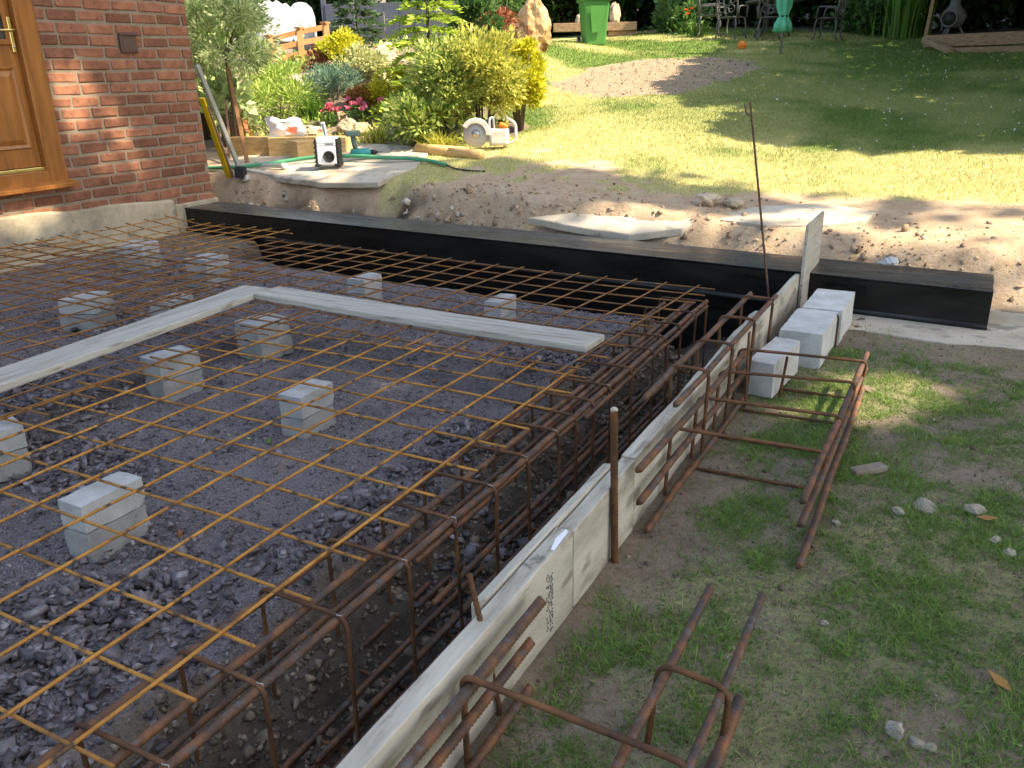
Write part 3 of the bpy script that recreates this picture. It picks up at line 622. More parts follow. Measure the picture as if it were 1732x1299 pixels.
# handwritten and stamped marks on the near board
fb1 = [o for o in bpy.data.objects if o.name == 'formwork_board'][0]
mk = MB()
for i in range(120):
    z = random.uniform(-.185, .005); y = .965+random.choice((-.016, -.009, -.002, .005, .012, .018))+random.uniform(-.0015, .0015)
    mk.box((.5885, y, z), (.002, random.uniform(.0015, .0035), random.uniform(.002, .005)))
mk.build('printed_stamp', M['ink'], fb1)
def text_mesh(txt, size, name, mt, parent, mw, ext=.0006):
    cu = bpy.data.curves.new(name, 'FONT'); cu.body = txt; cu.size = size; cu.extrude = ext; cu.align_x = 'CENTER'; cu.align_y = 'CENTER'
    to = bpy.data.objects.new(name+'_curve', cu); COL.objects.link(to)
    dg = bpy.context.evaluated_depsgraph_get(); me = bpy.data.meshes.new_from_object(to.evaluated_get(dg))
    bpy.data.objects.remove(to); bpy.data.curves.remove(cu)
    me.name = name; me.materials.clear(); me.materials.append(mt)
    o = bpy.data.objects.new(name, me); COL.objects.link(o); o.parent = parent; o.matrix_local = mw; return o
text_mesh('3-26', .040, 'pen_mark', M['ink'], fb1, Matrix.Translation((.562, .93, .0545)) @ Euler((0, 0, PI/2-.25)).to_matrix().to_4x4())
lb = MB(); lb.add([(.575, 1.0, .0535), (.585, 1.0, .0535), (.580, 1.10, .0535), (.568, 1.115, .0535), (.562, 1.06, .0535)], [(0, 1, 2, 3, 4)]); lb.build('paper_label', M['white'], fb1)

# two planks lying on the mesh
def plank(label, A, B, w, th, z, cat='plank', notch=0):
    A = Vector((*A, 0)); B = Vector((*B, 0)); d = (B-A); L = d.length; d.normalize(); s = Vector((-d.y, d.x, 0)); n = 16; vs = []; fs = []
    for i in range(n+1):
        p = A+d*(L*i/n); dz = .006*math.sin(3.1*i/n)
        e = random.uniform(-.002, .002)
        for (k, zz) in ((-1, 0), (1, 0), (1, th), (-1, th)): 
            q = p+s*(k*(w/2+e)); vs.append((q.x, q.y, z+zz-dz))
    for i in range(n):
        for k in range(4): fs.append((i*4+k, (i+1)*4+k, (i+1)*4+(k+1) % 4, i*4+(k+1) % 4))
    fs += [(0, 1, 2, 3), tuple(n*4+k for k in (3, 2, 1, 0))]
    b = MB(); b.add(vs, fs); o = b.build('scaffold_plank', M['plank_across' if abs(d.x) > .7 else 'plank'], None, .006, 2); tag(o, label, cat, 'planks lying on the mesh'); return o
plank('long pale plank on the mesh running out of the picture at the left edge', (-2.10, .2), (-2.288, 2.87), .215, .036, .026)
plank('pale plank lying across the mesh, its right end above the trench cage', (-2.165, 2.822), (-.010, 2.712), .205, .034, .030)

# supports: cut concrete blocks, two to a stack
def rough_block(name, size, loc, rz, label, tilt=(0, 0), m=None, tone=.5, group='grey concrete blocks', rg=1.):
    nx_, ny_, nz_ = [max(2, int(s/.03)) for s in size]
    b = MB(); vid = {}; vs = []; fs = []
    def vert(i, j, k):
        if (i, j, k) not in vid:
            p = Vector((size[0]*(i/nx_-.5), size[1]*(j/ny_-.5), size[2]*k/nz_))
            e = sum((i in (0, nx_), j in (0, ny_), k in (0, nz_)))
            a = rg*(.0006 if e == 1 else (.0014 if e == 2 else .0028))
            inw = Vector((-(1 if i == nx_ else -1 if i == 0 else 0), -(1 if j == ny_ else -1 if j == 0 else 0), -(1 if k == nz_ else -1 if k == 0 else 0)))
            p += inw*abs(random.gauss(0, a))
            vid[(i, j, k)] = len(vs); vs.append(p)
        return vid[(i, j, k)]
    for i in range(nx_):
        for j in range(ny_):
            fs.append([vert(i, j, 0), vert(i, j+1, 0), vert(i+1, j+1, 0), vert(i+1, j, 0)]); fs.append([vert(i, j, nz_), vert(i+1, j, nz_), vert(i+1, j+1, nz_), vert(i, j+1, nz_)])
    for i in range(nx_):
        for k in range(nz_):
            fs.append([vert(i, 0, k), vert(i+1, 0, k), vert(i+1, 0, k+1), vert(i, 0, k+1)]); fs.append([vert(i, ny_, k), vert(i, ny_, k+1), vert(i+1, ny_, k+1), vert(i+1, ny_, k)])
    for j in range(ny_):
        for k in range(nz_):
            fs.append([vert(0, j, k), vert(0, j, k+1), vert(0, j+1, k+1), vert(0, j+1, k)]); fs.append([vert(nx_, j, k), vert(nx_, j+1, k), vert(nx_, j+1, k+1), vert(nx_, j, k+1)])
    b.add(vs, fs, tone); o = b.build(name, m or M['block'], None, 0); o.location = loc; o.rotation_euler = (tilt[0], tilt[1], rz)
    tag(o, label, 'concrete block', group); return o
stacks = [(-.98, .79, .0, 'at the lower left under the golden mesh', .118, .235, 1), (-.99, 1.81, .02, 'in the middle of the golden mesh', .125, .215, 1), (-1.935, 1.895, -.15, 'beside the long plank, under the mesh', .17, .22, 0),
          (-1.96, 2.55, -.12, 'below the inner corner of the two planks', .20, .22, 0), (-3.60, 3.68, .1, 'in the far middle, behind the plank corner', .20, .25, 1), (-4.58, 3.84, .35, 'nearest the house plinth corner', .24, .26, 0),
          (-2.83, 2.68, .1, 'just left of the long plank', .15, .22, 1), (-.95, 3.49, .02, 'near the beam at the right of the far mesh', .11, .21, 1), (-2.07, 3.63, .05, 'behind the plank near the beam', .14, .21, 1),
          (-3.40, 2.50, .4, 'lying low at the left behind the long plank', .24, .22, 0), (-1.84, .93, -.3, 'cut off by the left picture edge', .14, .22, 0)]
for (x, y, rz, where, w_, l_, tidy) in stacks:
    zt = -.019; h1 = .10 if tidy else .095
    rough_block('concrete_block', (w_, l_, h1), (x, y, zt-h1), rz, 'upper block of the pair '+where, (0, 0), None, random.uniform(.35, .62))
    dx, dy = (random.uniform(-.007, .007), random.uniform(-.007, .007))
    rough_block('concrete_block', (w_+.006, l_+.004, .115), (x+dx, y+dy, zt-h1-.117), rz+random.uniform(-.06, .06), 'lower block of the pair '+where, (0, 0), None, random.uniform(.0, .15), rg=2.2)  # lower blocks toned darker to stand in for shaded sides
rough_block('concrete_block', (.215, .46, .20), (.815, 4.205, -.215), -.02, 'farthest of three pale blocks by the formwork, touching the black beam', (0, 0), None, .95)
rough_block('concrete_block', (.215, .46, .19), (.785, 3.74, -.212), -.02, 'middle of three pale blocks by the formwork', (0, 0), None, .9)
rough_block('concrete_block', (.125, .42, .17), (.715, 3.21, -.205), -.10, 'nearest of three pale blocks by the formwork, dirty at its near end', (0, 0), None, .75)

# stakes and pins
def pin(name, pts, r, label, m='rebar', rib=.0052, r0=.0, cat='steel stake', n=8):
    w = MB(); w.tube(fillet(pts, r0, 5) if r0 else pts, r, n, rib=rib, ribh=r*.12); o = w.build(name, M[m]); tag(o, label, cat, 'steel stakes and pins'); return o
st = pin('rebar_stake', [(.606, 1.405, -.3), (.590, 1.405, .303)], .0115, 'thick ribbed stake with mortar on its tip against the near formwork', 'stirrup', .007)
w = MB(); w.lathe([(.003, -.004), (.010, -.002), (.012, .005), (.008, .010), (.002, .012)], 9, (.590, 1.405, .303)); w.build('mortar_cap', M['conc'], st)
pin('rebar_stake', [(.603, .655, -.3), (.597, .661, -.18), (.560, .661, .020), (.530, .661, .166)], .0065, 'slender stake leaning over the near formwork board', 'stirrup', .006)
w = MB(); w.bar((.672, 2.853, -.3), (.660, 2.853, .148), .028, .007, up=(1, 0, 0)); tag(w.build('flat_stake', M['stirrup'], None, .002), 'flat rusty stake outside the formwork beside the blue grey block', 'steel stake', 'steel stakes and pins')
pin('hooked_rod', [(.500, 4.2, -.45), (.474, 4.2, -.03), (.38, 4.2, .5), (.281, 4.2, 1.055)], .0062, 'tall thin rusty rod with a hooked tip standing by the beam', 'rebar', .006)
hk = MB(); hk.tube(fillet([(.292, 4.195, .985), (.268, 4.188, .995), (.256, 4.183, 1.045)], .012, 5), .005, 8); hk.build('hook', M['rebar'], bpy.data.objects['hooked_rod'])
pin('hooked_pin', fillet([(.905, 3.93, -.3), (.905, 3.93, -.045), (.893, 3.925, -.022), (.880, 3.92, -.045), (.872, 3.915, -.095), (.848, 3.91, -.102), (.836, 3.905, -.06)], .015, 4), .0055, 'small hooked pin holding the middle pale block', 'stirrup', .006)
pin('rebar_stake', [(.775, 3.05, -.3), (.800, 3.05, -.01)], .0062, 'short thin stake beside the nearest of the three pale blocks', 'stirrup', .006)
bb = MB(); bb.prism([(4.43, -.20), (4.452, .352), (5.03, .352), (5.01, -.20)], .606, .624, .5, lambda p, z: (z, p[0], p[1]))
tag(bb.build('upright_board', M['plank'], None, .002), 'pale upright board standing on end against the black beam', 'board')
# scraps
w = MB(); w.bar((1.19, 2.35, -.198), (1.29, 2.44, -.192), .05, .022, .4); tag(w.build('wood_scrap', M['greybrown'], None, .003), 'grey splintered wood scrap on the grass right of the lying cage', 'wood')
def stone(name, label, c, r, m, seed, group, cat='stone', tilt=0, cuts=14, tone=None):
    rs = np.random.default_rng(seed+3); import bmesh
    bm = bmesh.new(); bmesh.ops.create_icosphere(bm, subdivisions=4, radius=1)
    dirs = rs.normal(size=(cuts, 3)); dirs /= np.linalg.norm(dirs, axis=1)[:, None]; d = rs.uniform(.62, .95, cuts)
    for v in bm.verts:
        p = np.array(v.co); k = (p@dirs.T); lim = np.where(k > 1e-3, d/np.maximum(k, 1e-3), 9).min(); s_ = min(1, lim)
        s_ *= 1+.05*math.sin(9*p[0]+5*p[2]+seed)+.035*math.sin(17*p[1]+seed)+.03*math.sin(23*p[2]+11*p[0])
        v.co = Vector(p*s_*np.array(r))
    me = bpy.data.meshes.new(name); bm.to_mesh(me); bm.free(); me.materials.append(M[m])
    a = me.attributes.new('tone', 'FLOAT', 'POINT'); a.data.foreach_set('value', np.full(len(me.vertices), rs.uniform(.2, .8) if tone is None else tone, np.float32))
    o = bpy.data.objects.new(name, me); COL.objects.link(o); o.location = c; o.rotation_euler = (tilt, 0, seed*.7); tag(o, label, cat, group); return o
SEED = [60]
def pebble(label, x, y, r, m='pebble', sq=.6, tone=.6):
    SEED[0] += 1; return stone('stone', label, (x, y, float(HH(x, y))+r*sq*.5), (r*1.1, r*.9, r*sq*1.1), m, SEED[0], 'loose stones on the ground', tone=tone)
for a in [('large pale grey flat stone on the worn lawn right of the lying cage', 1.448, 2.206, .045, 'pebble', .4), ('cream pebble left of the large pale flat stone', 1.364, 2.115, .026), ('pale chalky stone at the right of the large flat stone', 1.60, 2.236, .034), ('tan pebble at the right picture edge below the leaf scrap', 1.66, 2.046, .024),
          ('white pebble near the right edge below the tan pebble', 1.698, 1.985, .022), ('buff knobbly stone at the bottom right', 1.448, 1.005, .024, 'pebble', .9), ('brown grey stone touching the buff knobbly stone', 1.495, 1.000, .019), ('small grey stone at the right of the bottom trio', 1.525, .998, .015),
          ('small white stone in the lower grass', 1.24, 1.36, .013), ('white stone in the grass below the beam end', 1.33, 3.66, .016), ('pale pebble by the lying cage foot', 1.19, 1.95, .016), ('flat mud coloured stone on the worn soil patch right of the blocks', 1.12, 3.30, .05, 'clod', .35)]:
    pebble(*a)
lf = MB(); lf.add([(0, 0, 0), (.03, .012, .008), (.07, .0, .012), (.035, -.014, .002)], [(0, 1, 2, 3)]); o = lf.build('fallen_leaf', LM['orange']); o.location = (1.60, 2.165, -.19); tag(o, 'curled orange brown leaf at the right among stones', 'leaf', 'fallen leaves')
o2 = o.copy(); COL.objects.link(o2); o2.location = (1.69, 1.27, -.195); o2.rotation_euler = (0, 0, 2.4); o2.scale = (1.1, 1.6, 1); tag(o2, 'red brown leaf at the right edge near the bottom', 'leaf', 'fallen leaves')
n = 26; x = RNG.uniform(-2.2, .4, n); y = RNG.uniform(.1, 2.8, n)
tag(chips('leaf_litter', np.stack([x, y, HH(x, y)+.014], -1), RNG.uniform(.008, .02, n), LM['lime'], (1, .5, .06), .2, .3), kind='stuff')
n = 30; x = RNG.uniform(-2.5, .4, n); y = RNG.uniform(.1, 2.8, n)
tag(chips('brick_crumbs', np.stack([x, y, HH(x, y)+.01], -1), RNG.uniform(.006, .018, n), M['terracotta'], (1, .8, .6), .3, 1), kind='stuff')
# slabs of concrete
def slab(name, label, poly, z, th, kind=None, m='conc', tilt=0, cat='slab'):
    b = MB(); P = []
    for i in range(len(poly)):
        a = Vector((*poly[i], 0)); c = Vector((*poly[(i+1) % len(poly)], 0)); k = max(1, int((c-a).length/.13))
        for j in range(k):
            q = a.lerp(c, j/k); P.append((q.x+random.uniform(-.010, .010), q.y+random.uniform(-.010, .010)))
    zz = z if callable(z) else (lambda x, y: z)
    nb = len(P); vs = [(p[0], p[1], zz(*p)-th) for p in P]+[(p[0], p[1], zz(*p)) for p in P]
    b.add(vs, [tuple(range(nb-1, -1, -1)), tuple(range(nb, 2*nb))]+[(i, (i+1) % nb, nb+(i+1) % nb, nb+i) for i in range(nb)])
    o = b.build(name, M[m], None, .008, 2)
    if kind: tag(o, kind=kind)
    else: tag(o, label, cat, 'broken concrete slabs')
    return o
slab('concrete_pad', None, [(.72, 4.30), (1.14, 4.27), (1.44, 4.23), (1.81, 4.28), (2.6, 4.4), (3.2, 5.6), (2.6, 5.75), (1.72, 5.2), (1.5, 5.1), (.72, 5.12)], -.203, .10, 'structure')
def patio_z(x, y): return float(h0(x, y))+.02
slab('patio', None, [(-5.0, 5.98), (-4.5, 5.92), (-3.86, 5.87), (-3.60, 5.88), (-3.55, 6.45), (-3.85, 7.15), (-4.3, 7.45), (-5.19, 7.55), (-6.0, 7.1), (-6.6, 6.6), (-5.9, 6.25)], patio_z, .055, 'structure')
slab('broken_slab', 'pale tilted broken concrete slab lying behind the beam centre', [(-1.80, 5.50), (-1.36, 5.63), (-.97, 5.66), (-.36, 5.62), (-.45, 5.50), (-.85, 5.37), (-1.3, 5.42)], lambda x, y: .075+.44*(y-5.45), .06)
slab('broken_slab', 'sunlit broken concrete slab left of the upright board behind the beam', [(-.30, 5.66), (-.04, 6.09), (.43, 6.27), (.84, 6.13), (.80, 5.85), (.56, 5.68), (.17, 5.55)], lambda x, y: .150+.10*(y-5.6), .06)
pebble('buff broken stone on the soil behind the two slabs', -.42, 6.02, .11, 'rock', .55)
pebble('second brown stone beside the buff one behind the two slabs', -.22, 6.05, .09, 'rock', .5, tone=.3)
pebble('white lump of rubble on the earth bank right of the upright board', 1.02, 5.34, .085, 'block', .8, tone=.9)

# ------------------------------------------------------------------ the house
house = empty('brick_house', (-5.6, 4, -.2)); HX = -5.6
tag(house, 'red brick house wall with an oak coloured door and a concrete plinth', 'house')
def hp(o):
    o.parent = house; o.matrix_parent_inverse = Matrix.Translation((5.6, -4, .2)); return o
DY0, DY1, DZ0, DZ1 = 2.75, 4.035, .43, 2.75
b = MB(); row = 0; z = .035
while z < 3.3:
    y = -2.0+(.142 if row % 2 else 0)+random.uniform(-.03, .03)
    while y < 5.65:
        L = .272+random.uniform(-.012, .012); y1 = min(y+L, 5.65)
        if y < -.0 and False: pass
        segs = [(y, y1)]
        if z+.09 > DZ0 and z < DZ1:
            segs = [(a_, min(c_, DY0)) for a_, c_ in segs if a_ < DY0]+[(max(a_, DY1), c_) for a_, c_ in segs if c_ > DY1]
        for a_, c_ in segs:
            if c_-a_ > .04:
                t = random.random()
                if z < .22: t = t*.5+.3
                dz = random.uniform(-.004, .004)
                b.box((HX-.05+random.uniform(-.003, .003), (a_+c_)/2, z+.043+dz), (.1, c_-a_-.006, .080+random.uniform(-.005, .004)), None, t, .0055)
        y = y1+.0135
    z += .1; row += 1
wall = hp(b.build('wall', M['brick'], None, .011, 3))
b = MB(); 
for (a_, c_, z0_, z1_) in ((-2.0, DY0, -.2, 3.3), (DY1, 5.645, -.2, 3.3), (DY0, DY1, -.2, DZ0), (DY0, DY1, DZ1, 3.3)): b.span(-5.9, HX-.009, a_, c_, z0_, z1_)
b.span(-9.5, -5.9, -2.0, 5.645, -.2, 3.3)
hp(b.build('mortar_core', M['mortar'], None))
b = MB(); b.prism([(-9.8, 3.3), (-5.3, 3.3), (-7.55, 5.6)], -2.3, 5.9, .5, lambda p, z: (p[0], z, p[1])); hp(b.build('roof', M['terracotta'], None))
# plinth with a broken sloping top
vs = []; fs = []; ys_p = np.linspace(-2, 5.10, 40)
for y in ys_p:
    zt = .205-.055*clamp((y-3.2)/1.9)*1.6+.02*(float(fbm(y, 0, 3, 3, 4))-.5)*2
    vs += [(-5.55, y, -.6), (-5.70, y, -.6), (-5.70, y, zt+.02), (-5.552+.006*math.sin(9*y), y, zt)]
for i in range(39):
    for k in range(4): fs.append((i*4+k, (i+1)*4+k, (i+1)*4+(k+1) % 4, i*4+(k+1) % 4))
fs += [(0, 1, 2, 3), tuple(39*4+k for k in (3, 2, 1, 0))]
b = MB(); b.add(vs, fs); hp(b.build('plinth', M['plinth'], None, .01, 2))
b = MB(); b.span(-5.68, -5.56, 5.11, 5.68, -.5, .06); hp(b.build('corner_footing', M['plinth'], None, .01))
# door frame, sill, door leaf
b = MB(); b.span(-5.72, -5.578, 3.87, DY1, DZ0, DZ1); b.span(-5.72, -5.578, DY0, DY0+.12, DZ0, DZ1); b.span(-5.72, -5.580, DY0+.12, 3.87, DZ0, .535); b.span(-5.72, -5.580, DY0+.12, 3.87, DZ1-.12, DZ1)
b.span(-5.70, -5.570, 3.85, 3.885, .535, DZ1-.12)
fr = hp(b.build('door_frame', M['oak'], None, .006, 2))
b = MB(); b.prism([(-5.72, .395), (-5.485, .385), (-5.485, .418), (-5.60, .445), (-5.72, .445)], DY0-.05, 4.065, .5, lambda p, z: (p[0], z, p[1])); hp(b.build('door_sill', M['oak'], None, .004, 2))
b = MB(); b.span(-5.69, -5.625, DY0+.12, 3.848, .57, DZ1-.125); door = hp(b.build('door', M['oak'], None, .004))
b = MB()
def raised(y0, y1, z0, z1):
    X = -5.6245
    A = [(X, y0, z0), (X, y1, z0), (X, y1, z1), (X, y0, z1)]; m_ = .035; Bp = [(X+.012, y0+m_*.3, z0+m_*.3), (X+.012, y1-m_*.3, z0+m_*.3), (X+.012, y1-m_*.3, z1-m_*.3), (X+.012, y0+m_*.3, z1-m_*.3)]
    Cp = [(X+.002, y0+m_, z0+m_), (X+.002, y1-m_, z0+m_), (X+.002, y1-m_, z1-m_), (X+.002, y0+m_, z1-m_)]; m2 = m_*2.2
    Dp = [(X+.014, y0+m2, z0+m2), (X+.014, y1-m2, z0+m2), (X+.014, y1-m2, z1-m2), (X+.014, y0+m2, z1-m2)]
    vs = A+Bp+Cp+Dp; fs = []
    for r_ in range(3):
        for k in range(4): fs.append((r_*4+k, r_*4+(k+1) % 4, r_*4+4+(k+1) % 4, r_*4+4+k))
    fs.append((12, 13, 14, 15)); b.add(vs, fs)
raised(3.46, 3.79, .72, 1.37); raised(2.93, 3.26, .72, 1.37)
pn = b.build('door_panel', M['oak'], door)
b = MB(); b.span(-5.628, -5.606, 2.95, 3.80, 1.535, 1.575); b.span(-5.628, -5.606, 3.765, 3.80, 1.575, 2.55); b.span(-5.628, -5.606, 2.95, 2.985, 1.575, 2.55); b.build('glazing_bead', M['oak'], door, .004)
b = MB(); b.span(-5.632, -5.620, 2.985, 3.765, 1.575, 2.55); b.build('glazing', M['darkglass'], door)
b = MB(); b.span(-5.625, -5.596, DY0+.13, 3.85, .538, .566); b.build('threshold_bar', M['brass'], door, .004)
b = MB(); b.span(-5.625, -5.607, 3.800, 3.832, 1.475, 1.745); hdl = b.build('handle', M['brass'], door, .006)
b = MB(); b.tube([(-5.607, 3.816, 1.645), (-5.565, 3.816, 1.645), (-5.556, 3.80, 1.645), (-5.556, 3.69, 1.640)], .009, 8); b.build('lever', M['brass'], hdl)
b = MB(); b.lathe([(.011, 0), (.011, .008), (.004, .010)], 10, (-5.607, 3.816, 1.52), Matrix.Rotation(PI/2, 3, 'Y')); b.build('key_cylinder', M['steel'], hdl)
b = MB(); b.span(-5.605, -5.575, 4.812, 4.995, 1.480, 1.650); vent = hp(b.build('vent_cover', M['brownplastic'], None, .008))
b = MB(); b.span(-5.5755, -5.560, 4.806, 5.001, 1.630, 1.656); b.span(-5.5755, -5.570, 4.835, 4.972, 1.50, 1.60); b.build('vent_flap', M['brownplastic'], vent, .003)

# tools leaning on the corner
b = MB(); b.bar((-5.735, 6.03, .225), (-5.600, 5.685, 1.06), .028, .06, up=(1, 0, .3)); lv = b.build('spirit_level', M['yellow'], None, .003); tag(lv, 'yellow spirit level leaning against the house corner', 'spirit level')
b = MB(); b.bar((-5.700, 6.045, .225), (-5.590, 5.725, .98), .012, .045, up=(1, 0, .3)); b.build('edge_strip', M['timber_old'], lv)
b = MB(); b.bar((-5.60, 6.10, .235), (-5.590, 5.680, 1.37), .05, .028, up=(1, 0, .2)); tag(b.build('straightedge', M['alu'], None, .002), 'grey aluminium straightedge leaning beside the yellow spirit level', 'straightedge')
b = MB(); b.box((-5.52, 6.00, .285), (.10, .10, .11), Euler((0, .1, .4)).to_matrix()); b.box((-5.515, 6.0, .345), (.085, .085, .012), Euler((0, .1, .4)).to_matrix()); tag(b.build('black_bucket_lid', M['blackplastic'], None, .008), 'small black plastic box at the foot of the straightedge', 'box')

# sleepers, bag, radio, drill, hose, log, saw
def sleeper(label, a, b_, w, h, m='timber', tone=.5, name='timber_sleeper', group='timber sleepers by the patio'):
    q = MB(); q.bar(a, b_, w, h, tone); o = q.build(name, M[m], None, .008, 2); tag(o, label, 'timber sleeper', group); return o
def cpt(u): return u
sleeper('left cut timber sleeper below the white bag, half behind the brown stake', (-6.50, 6.86, .47), (-5.90, 6.98, .47), .20, .22)
sleeper('right cut timber sleeper beside the radio and drill', (-5.88, 6.90, .475), (-4.95, 7.18, .475), .22, .22, tone=.7)
sleeper('short end of sleeper turned towards the camera behind the radio', (-5.40, 6.72, .455), (-5.22, 7.12, .46), .24, .21, tone=.45)
# bag: crumpled sheet with a handle hole and red print
b = MB(); n_, m_ = 17, 11; vs = []; fs = []
for side in (0, 1):
    for i in range(n_):
        for j in range(m_):
            u_, v_ = i/(n_-1), j/(m_-1)
            bulge = .055*math.sin(PI*u_)**.6*math.sin(PI*min(1, v_*.85))**.6
            wr_ = .012*math.sin(11*u_+3*v_+2*side)+.01*math.sin(17*v_-6*u_)
            x_ = -.21+.42*u_+.02*math.sin(5*v_); z_ = .215*v_*(1+.08*math.sin(3*PI*u_))-.02*math.sin(PI*v_*.5)*u_
            vs.append((x_, (-1 if side == 0 else 1)*(bulge+.002)+wr_, z_))
    o0 = side*n_*m_
    for i in range(n_-1):
        for j in range(m_-1):
            if j == 8 and 6 <= i <= 8: continue
            q_ = (o0+i*m_+j, o0+(i+1)*m_+j, o0+(i+1)*m_+j+1, o0+i*m_+j+1); fs.append(q_ if side == 0 else q_[::-1])
b.add(vs, fs, .5, True); bag = b.build('plastic_bag', M['white']); bag.location = (-5.72, 6.98, .585); bag.rotation_euler = (-.12, 0, .5); tag(bag, 'white plastic bag with a handle hole and red print on the timber sleepers', 'bag')
b = MB()
for (px, pz, w_, h_) in ((.06, .075, .07, .030), (.10, .085, .08, .02), (.08, .05, .05, .03), (.13, .06, .03, .035), (.055, .10, .05, .02), (.11, .035, .03, .02)):
    b.box((px, -.066, pz), (w_, .003, h_), Euler((0, random.uniform(-.5, .5), 0)).to_matrix())
b.build('red_print', M['redink'], bag)

rad = empty('portable_radio', (-4.62, 6.40, .345), .48)
tag(rad, 'white and black site radio with one round speaker and raised handle aerial', 'radio')
b = MB(); b.box((0, 0, .155), (.215, .17, .28)); b.build('body', M['white'], rad, .015)
for s in (-1, 1):
    b = MB(); b.box((s*.112, .01, .145), (.024, .19, .27), None); 
    for k in range(5): b.box((s*.126, .0, .05+k*.048), (.012, .19, .022))
    b.build('bumper', M['blackplastic'], rad, .008)
    b = MB(); b.box((s*.105, 0, .012), (.06, .21, .024)); b.build('foot', M['blackplastic'], rad, .006)
b = MB(); b.lathe([(.001, .0), (.060, .0), (.060, .008), (.052, .012), (.045, .004), (.02, .001), (.012, .006), (.001, .008)], 24, (.022, -.0855, .10), Matrix.Rotation(PI/2, 3, 'X')); b.build('speaker', M['blackplastic'], rad)
b = MB(); b.box((0, -.0862, .215), (.19, .002, .003)); b.box((0, -.0862, .243), (.19, .002, .003)); b.build('seam', M['greyplastic'], rad)
b = MB(); b.box((-.02, -.01, .365), (.038, .022, .16), Euler((0, -.1, 0)).to_matrix()); aer = b.build('aerial', M['white'], rad, .004)
b = MB()
for k in range(8): b.box((-.022-.002*k+.012, -.023, .305+k*.017), (.022, .004, .007), Euler((0, .5, 0)).to_matrix())
b.build('aerial_scale', M['blackplastic'], aer)
text_mesh('makita', .034, 'lettering', M['blackplastic'], rad, Matrix.Translation((.035, -.0868, .228)) @ Euler((PI/2, 0, 0)).to_matrix().to_4x4())

dr_ = empty('cordless_drill', (-4.47, 6.78, .395), .5); dr_.scale = (1.25, 1.25, 1.25); tag(dr_, 'teal cordless drill standing upside down right of the radio', 'drill')
RX = Matrix.Rotation(PI/2, 3, 'Y')
b = MB(); b.lathe([(.02, -.10), (.034, -.09), (.036, .02), (.030, .07), (.022, .08)], 16, (0, 0, .045), RX); b.build('body', M['teal'], dr_)
b = MB(); b.lathe([(.020, .08), (.022, .10), (.012, .135), (.004, .14), (.004, .18)], 12, (0, 0, .045), RX); b.build('chuck', M['blackplastic'], dr_)
b = MB(); b.tube([(-.05, 0, .06), (-.065, 0, .13), (-.07, 0, .18)], .021, 10); b.build('grip', M['tealdark'], dr_)
b = MB(); b.box((-.065, 0, .205), (.125, .075, .05)); b.build('battery', M['tealdark'], dr_, .012)

hose_p = [(-6.25, 6.12, .30), (-5.85, 6.18, .31), (-5.45, 6.36, .345), (-5.07, 6.58, .395), (-4.55, 6.68, .42), (-4.17, 6.68, .415), (-3.74, 6.71, .41), (-3.5, 6.69, .39), (-3.25, 6.56, .375)]
def smooth_path(P, n=6):
    P = [Vector(p) for p in P]; out = []
    for i in range(len(P)-1):
        a_, b_, c_, d_ = P[max(i-1, 0)], P[i], P[i+1], P[min(i+2, len(P)-1)]
        for k in range(n):
            t = k/n; out.append(.5*((2*b_)+(c_-a_)*t+(2*a_-5*b_+4*c_-d_)*t*t+(3*b_-a_-3*c_+d_)*t**3))
    return out+[P[-1]]
b = MB(); b.tube(smooth_path(hose_p), .021, 10); hs = b.build('garden_hose', M['hose']); tag(hs, 'green hose across the patio behind the radio', 'hose')
b = MB(); b.tube(smooth_path([(-3.25, 6.56, .375), (-3.05, 6.46, .35), (-2.85, 6.42, .345), (-2.72, 6.42, .345)]), .010, 8); b.build('black_end', M['blackplastic'], hs)
b = MB(); b.lathe([(.022, -.16), (.024, .12), (.035, .125), (.035, .17), (.02, .175)], 12, (-5.30, 6.28, .335), Matrix.Rotation(PI/2, 3, 'Y')); tag(b.build('clear_tube', M['dirtywhite']), 'short clear plastic tube lying on the ground left of the radio', 'tube')
b = MB(); b.tube([(-4.02, 7.20, .46), (-3.7, 7.14, .455), (-3.35, 7.08, .445)], .062, 12, tone=.6); lg = b.build('log', M['timber']); tag(lg, 'short round cut log lying at the patio edge', 'log')
b = MB(); b.tube([(-3.52, 7.08, .445), (-3.2, 7.01, .44), (-3.08, 6.99, .44)], .055, 12, tone=.6); tag(b.build('log', M['timber']), 'second short log end to end with the first, nearer the saw', 'log')

saw = empty('cutoff_saw', (-3.24, 7.42, .475), .40); saw.scale = (1.0, 1.0, 1.0); tag(saw, 'white petrol disc saw with orange cover resting on the patio edge', 'disc saw')
RYd = Matrix.Rotation(PI/2, 3, 'X')
b = MB(); b.lathe([(.001, -.003), (.140, -.002), (.140, .002), (.001, .003)], 36, (-.13, -.035, .145), RYd); bl = b.build('disc', M['greyplastic'], saw)
b = MB(); b.lathe([(.001, -.012), (.045, -.011), (.045, .011), (.001, .012)], 18, (-.13, -.035, .145), RYd); b.build('hub', M['steel'], bl)
b = MB(); 
arc = [(-.13+.165*math.cos(t), .145+.165*math.sin(t)) for t in np.linspace(-.1, 2.6, 18)]; arc2 = [(-.13+.112*math.cos(t), .145+.112*math.sin(t)) for t in np.linspace(2.6, -.1, 18)]
b.prism(arc+arc2, -.07, -.002, .5, lambda p, z: (p[0], z, p[1])); b.build('blade_guard', M['dirtywhite'], saw, .006)
b = MB(); b.box((.02, .02, .10), (.20, .075, .10), Euler((0, .62, 0)).to_matrix()); b.box((.12, .03, .11), (.20, .17, .17)); b.build('body', M['dirtywhite'], saw, .025, 3)
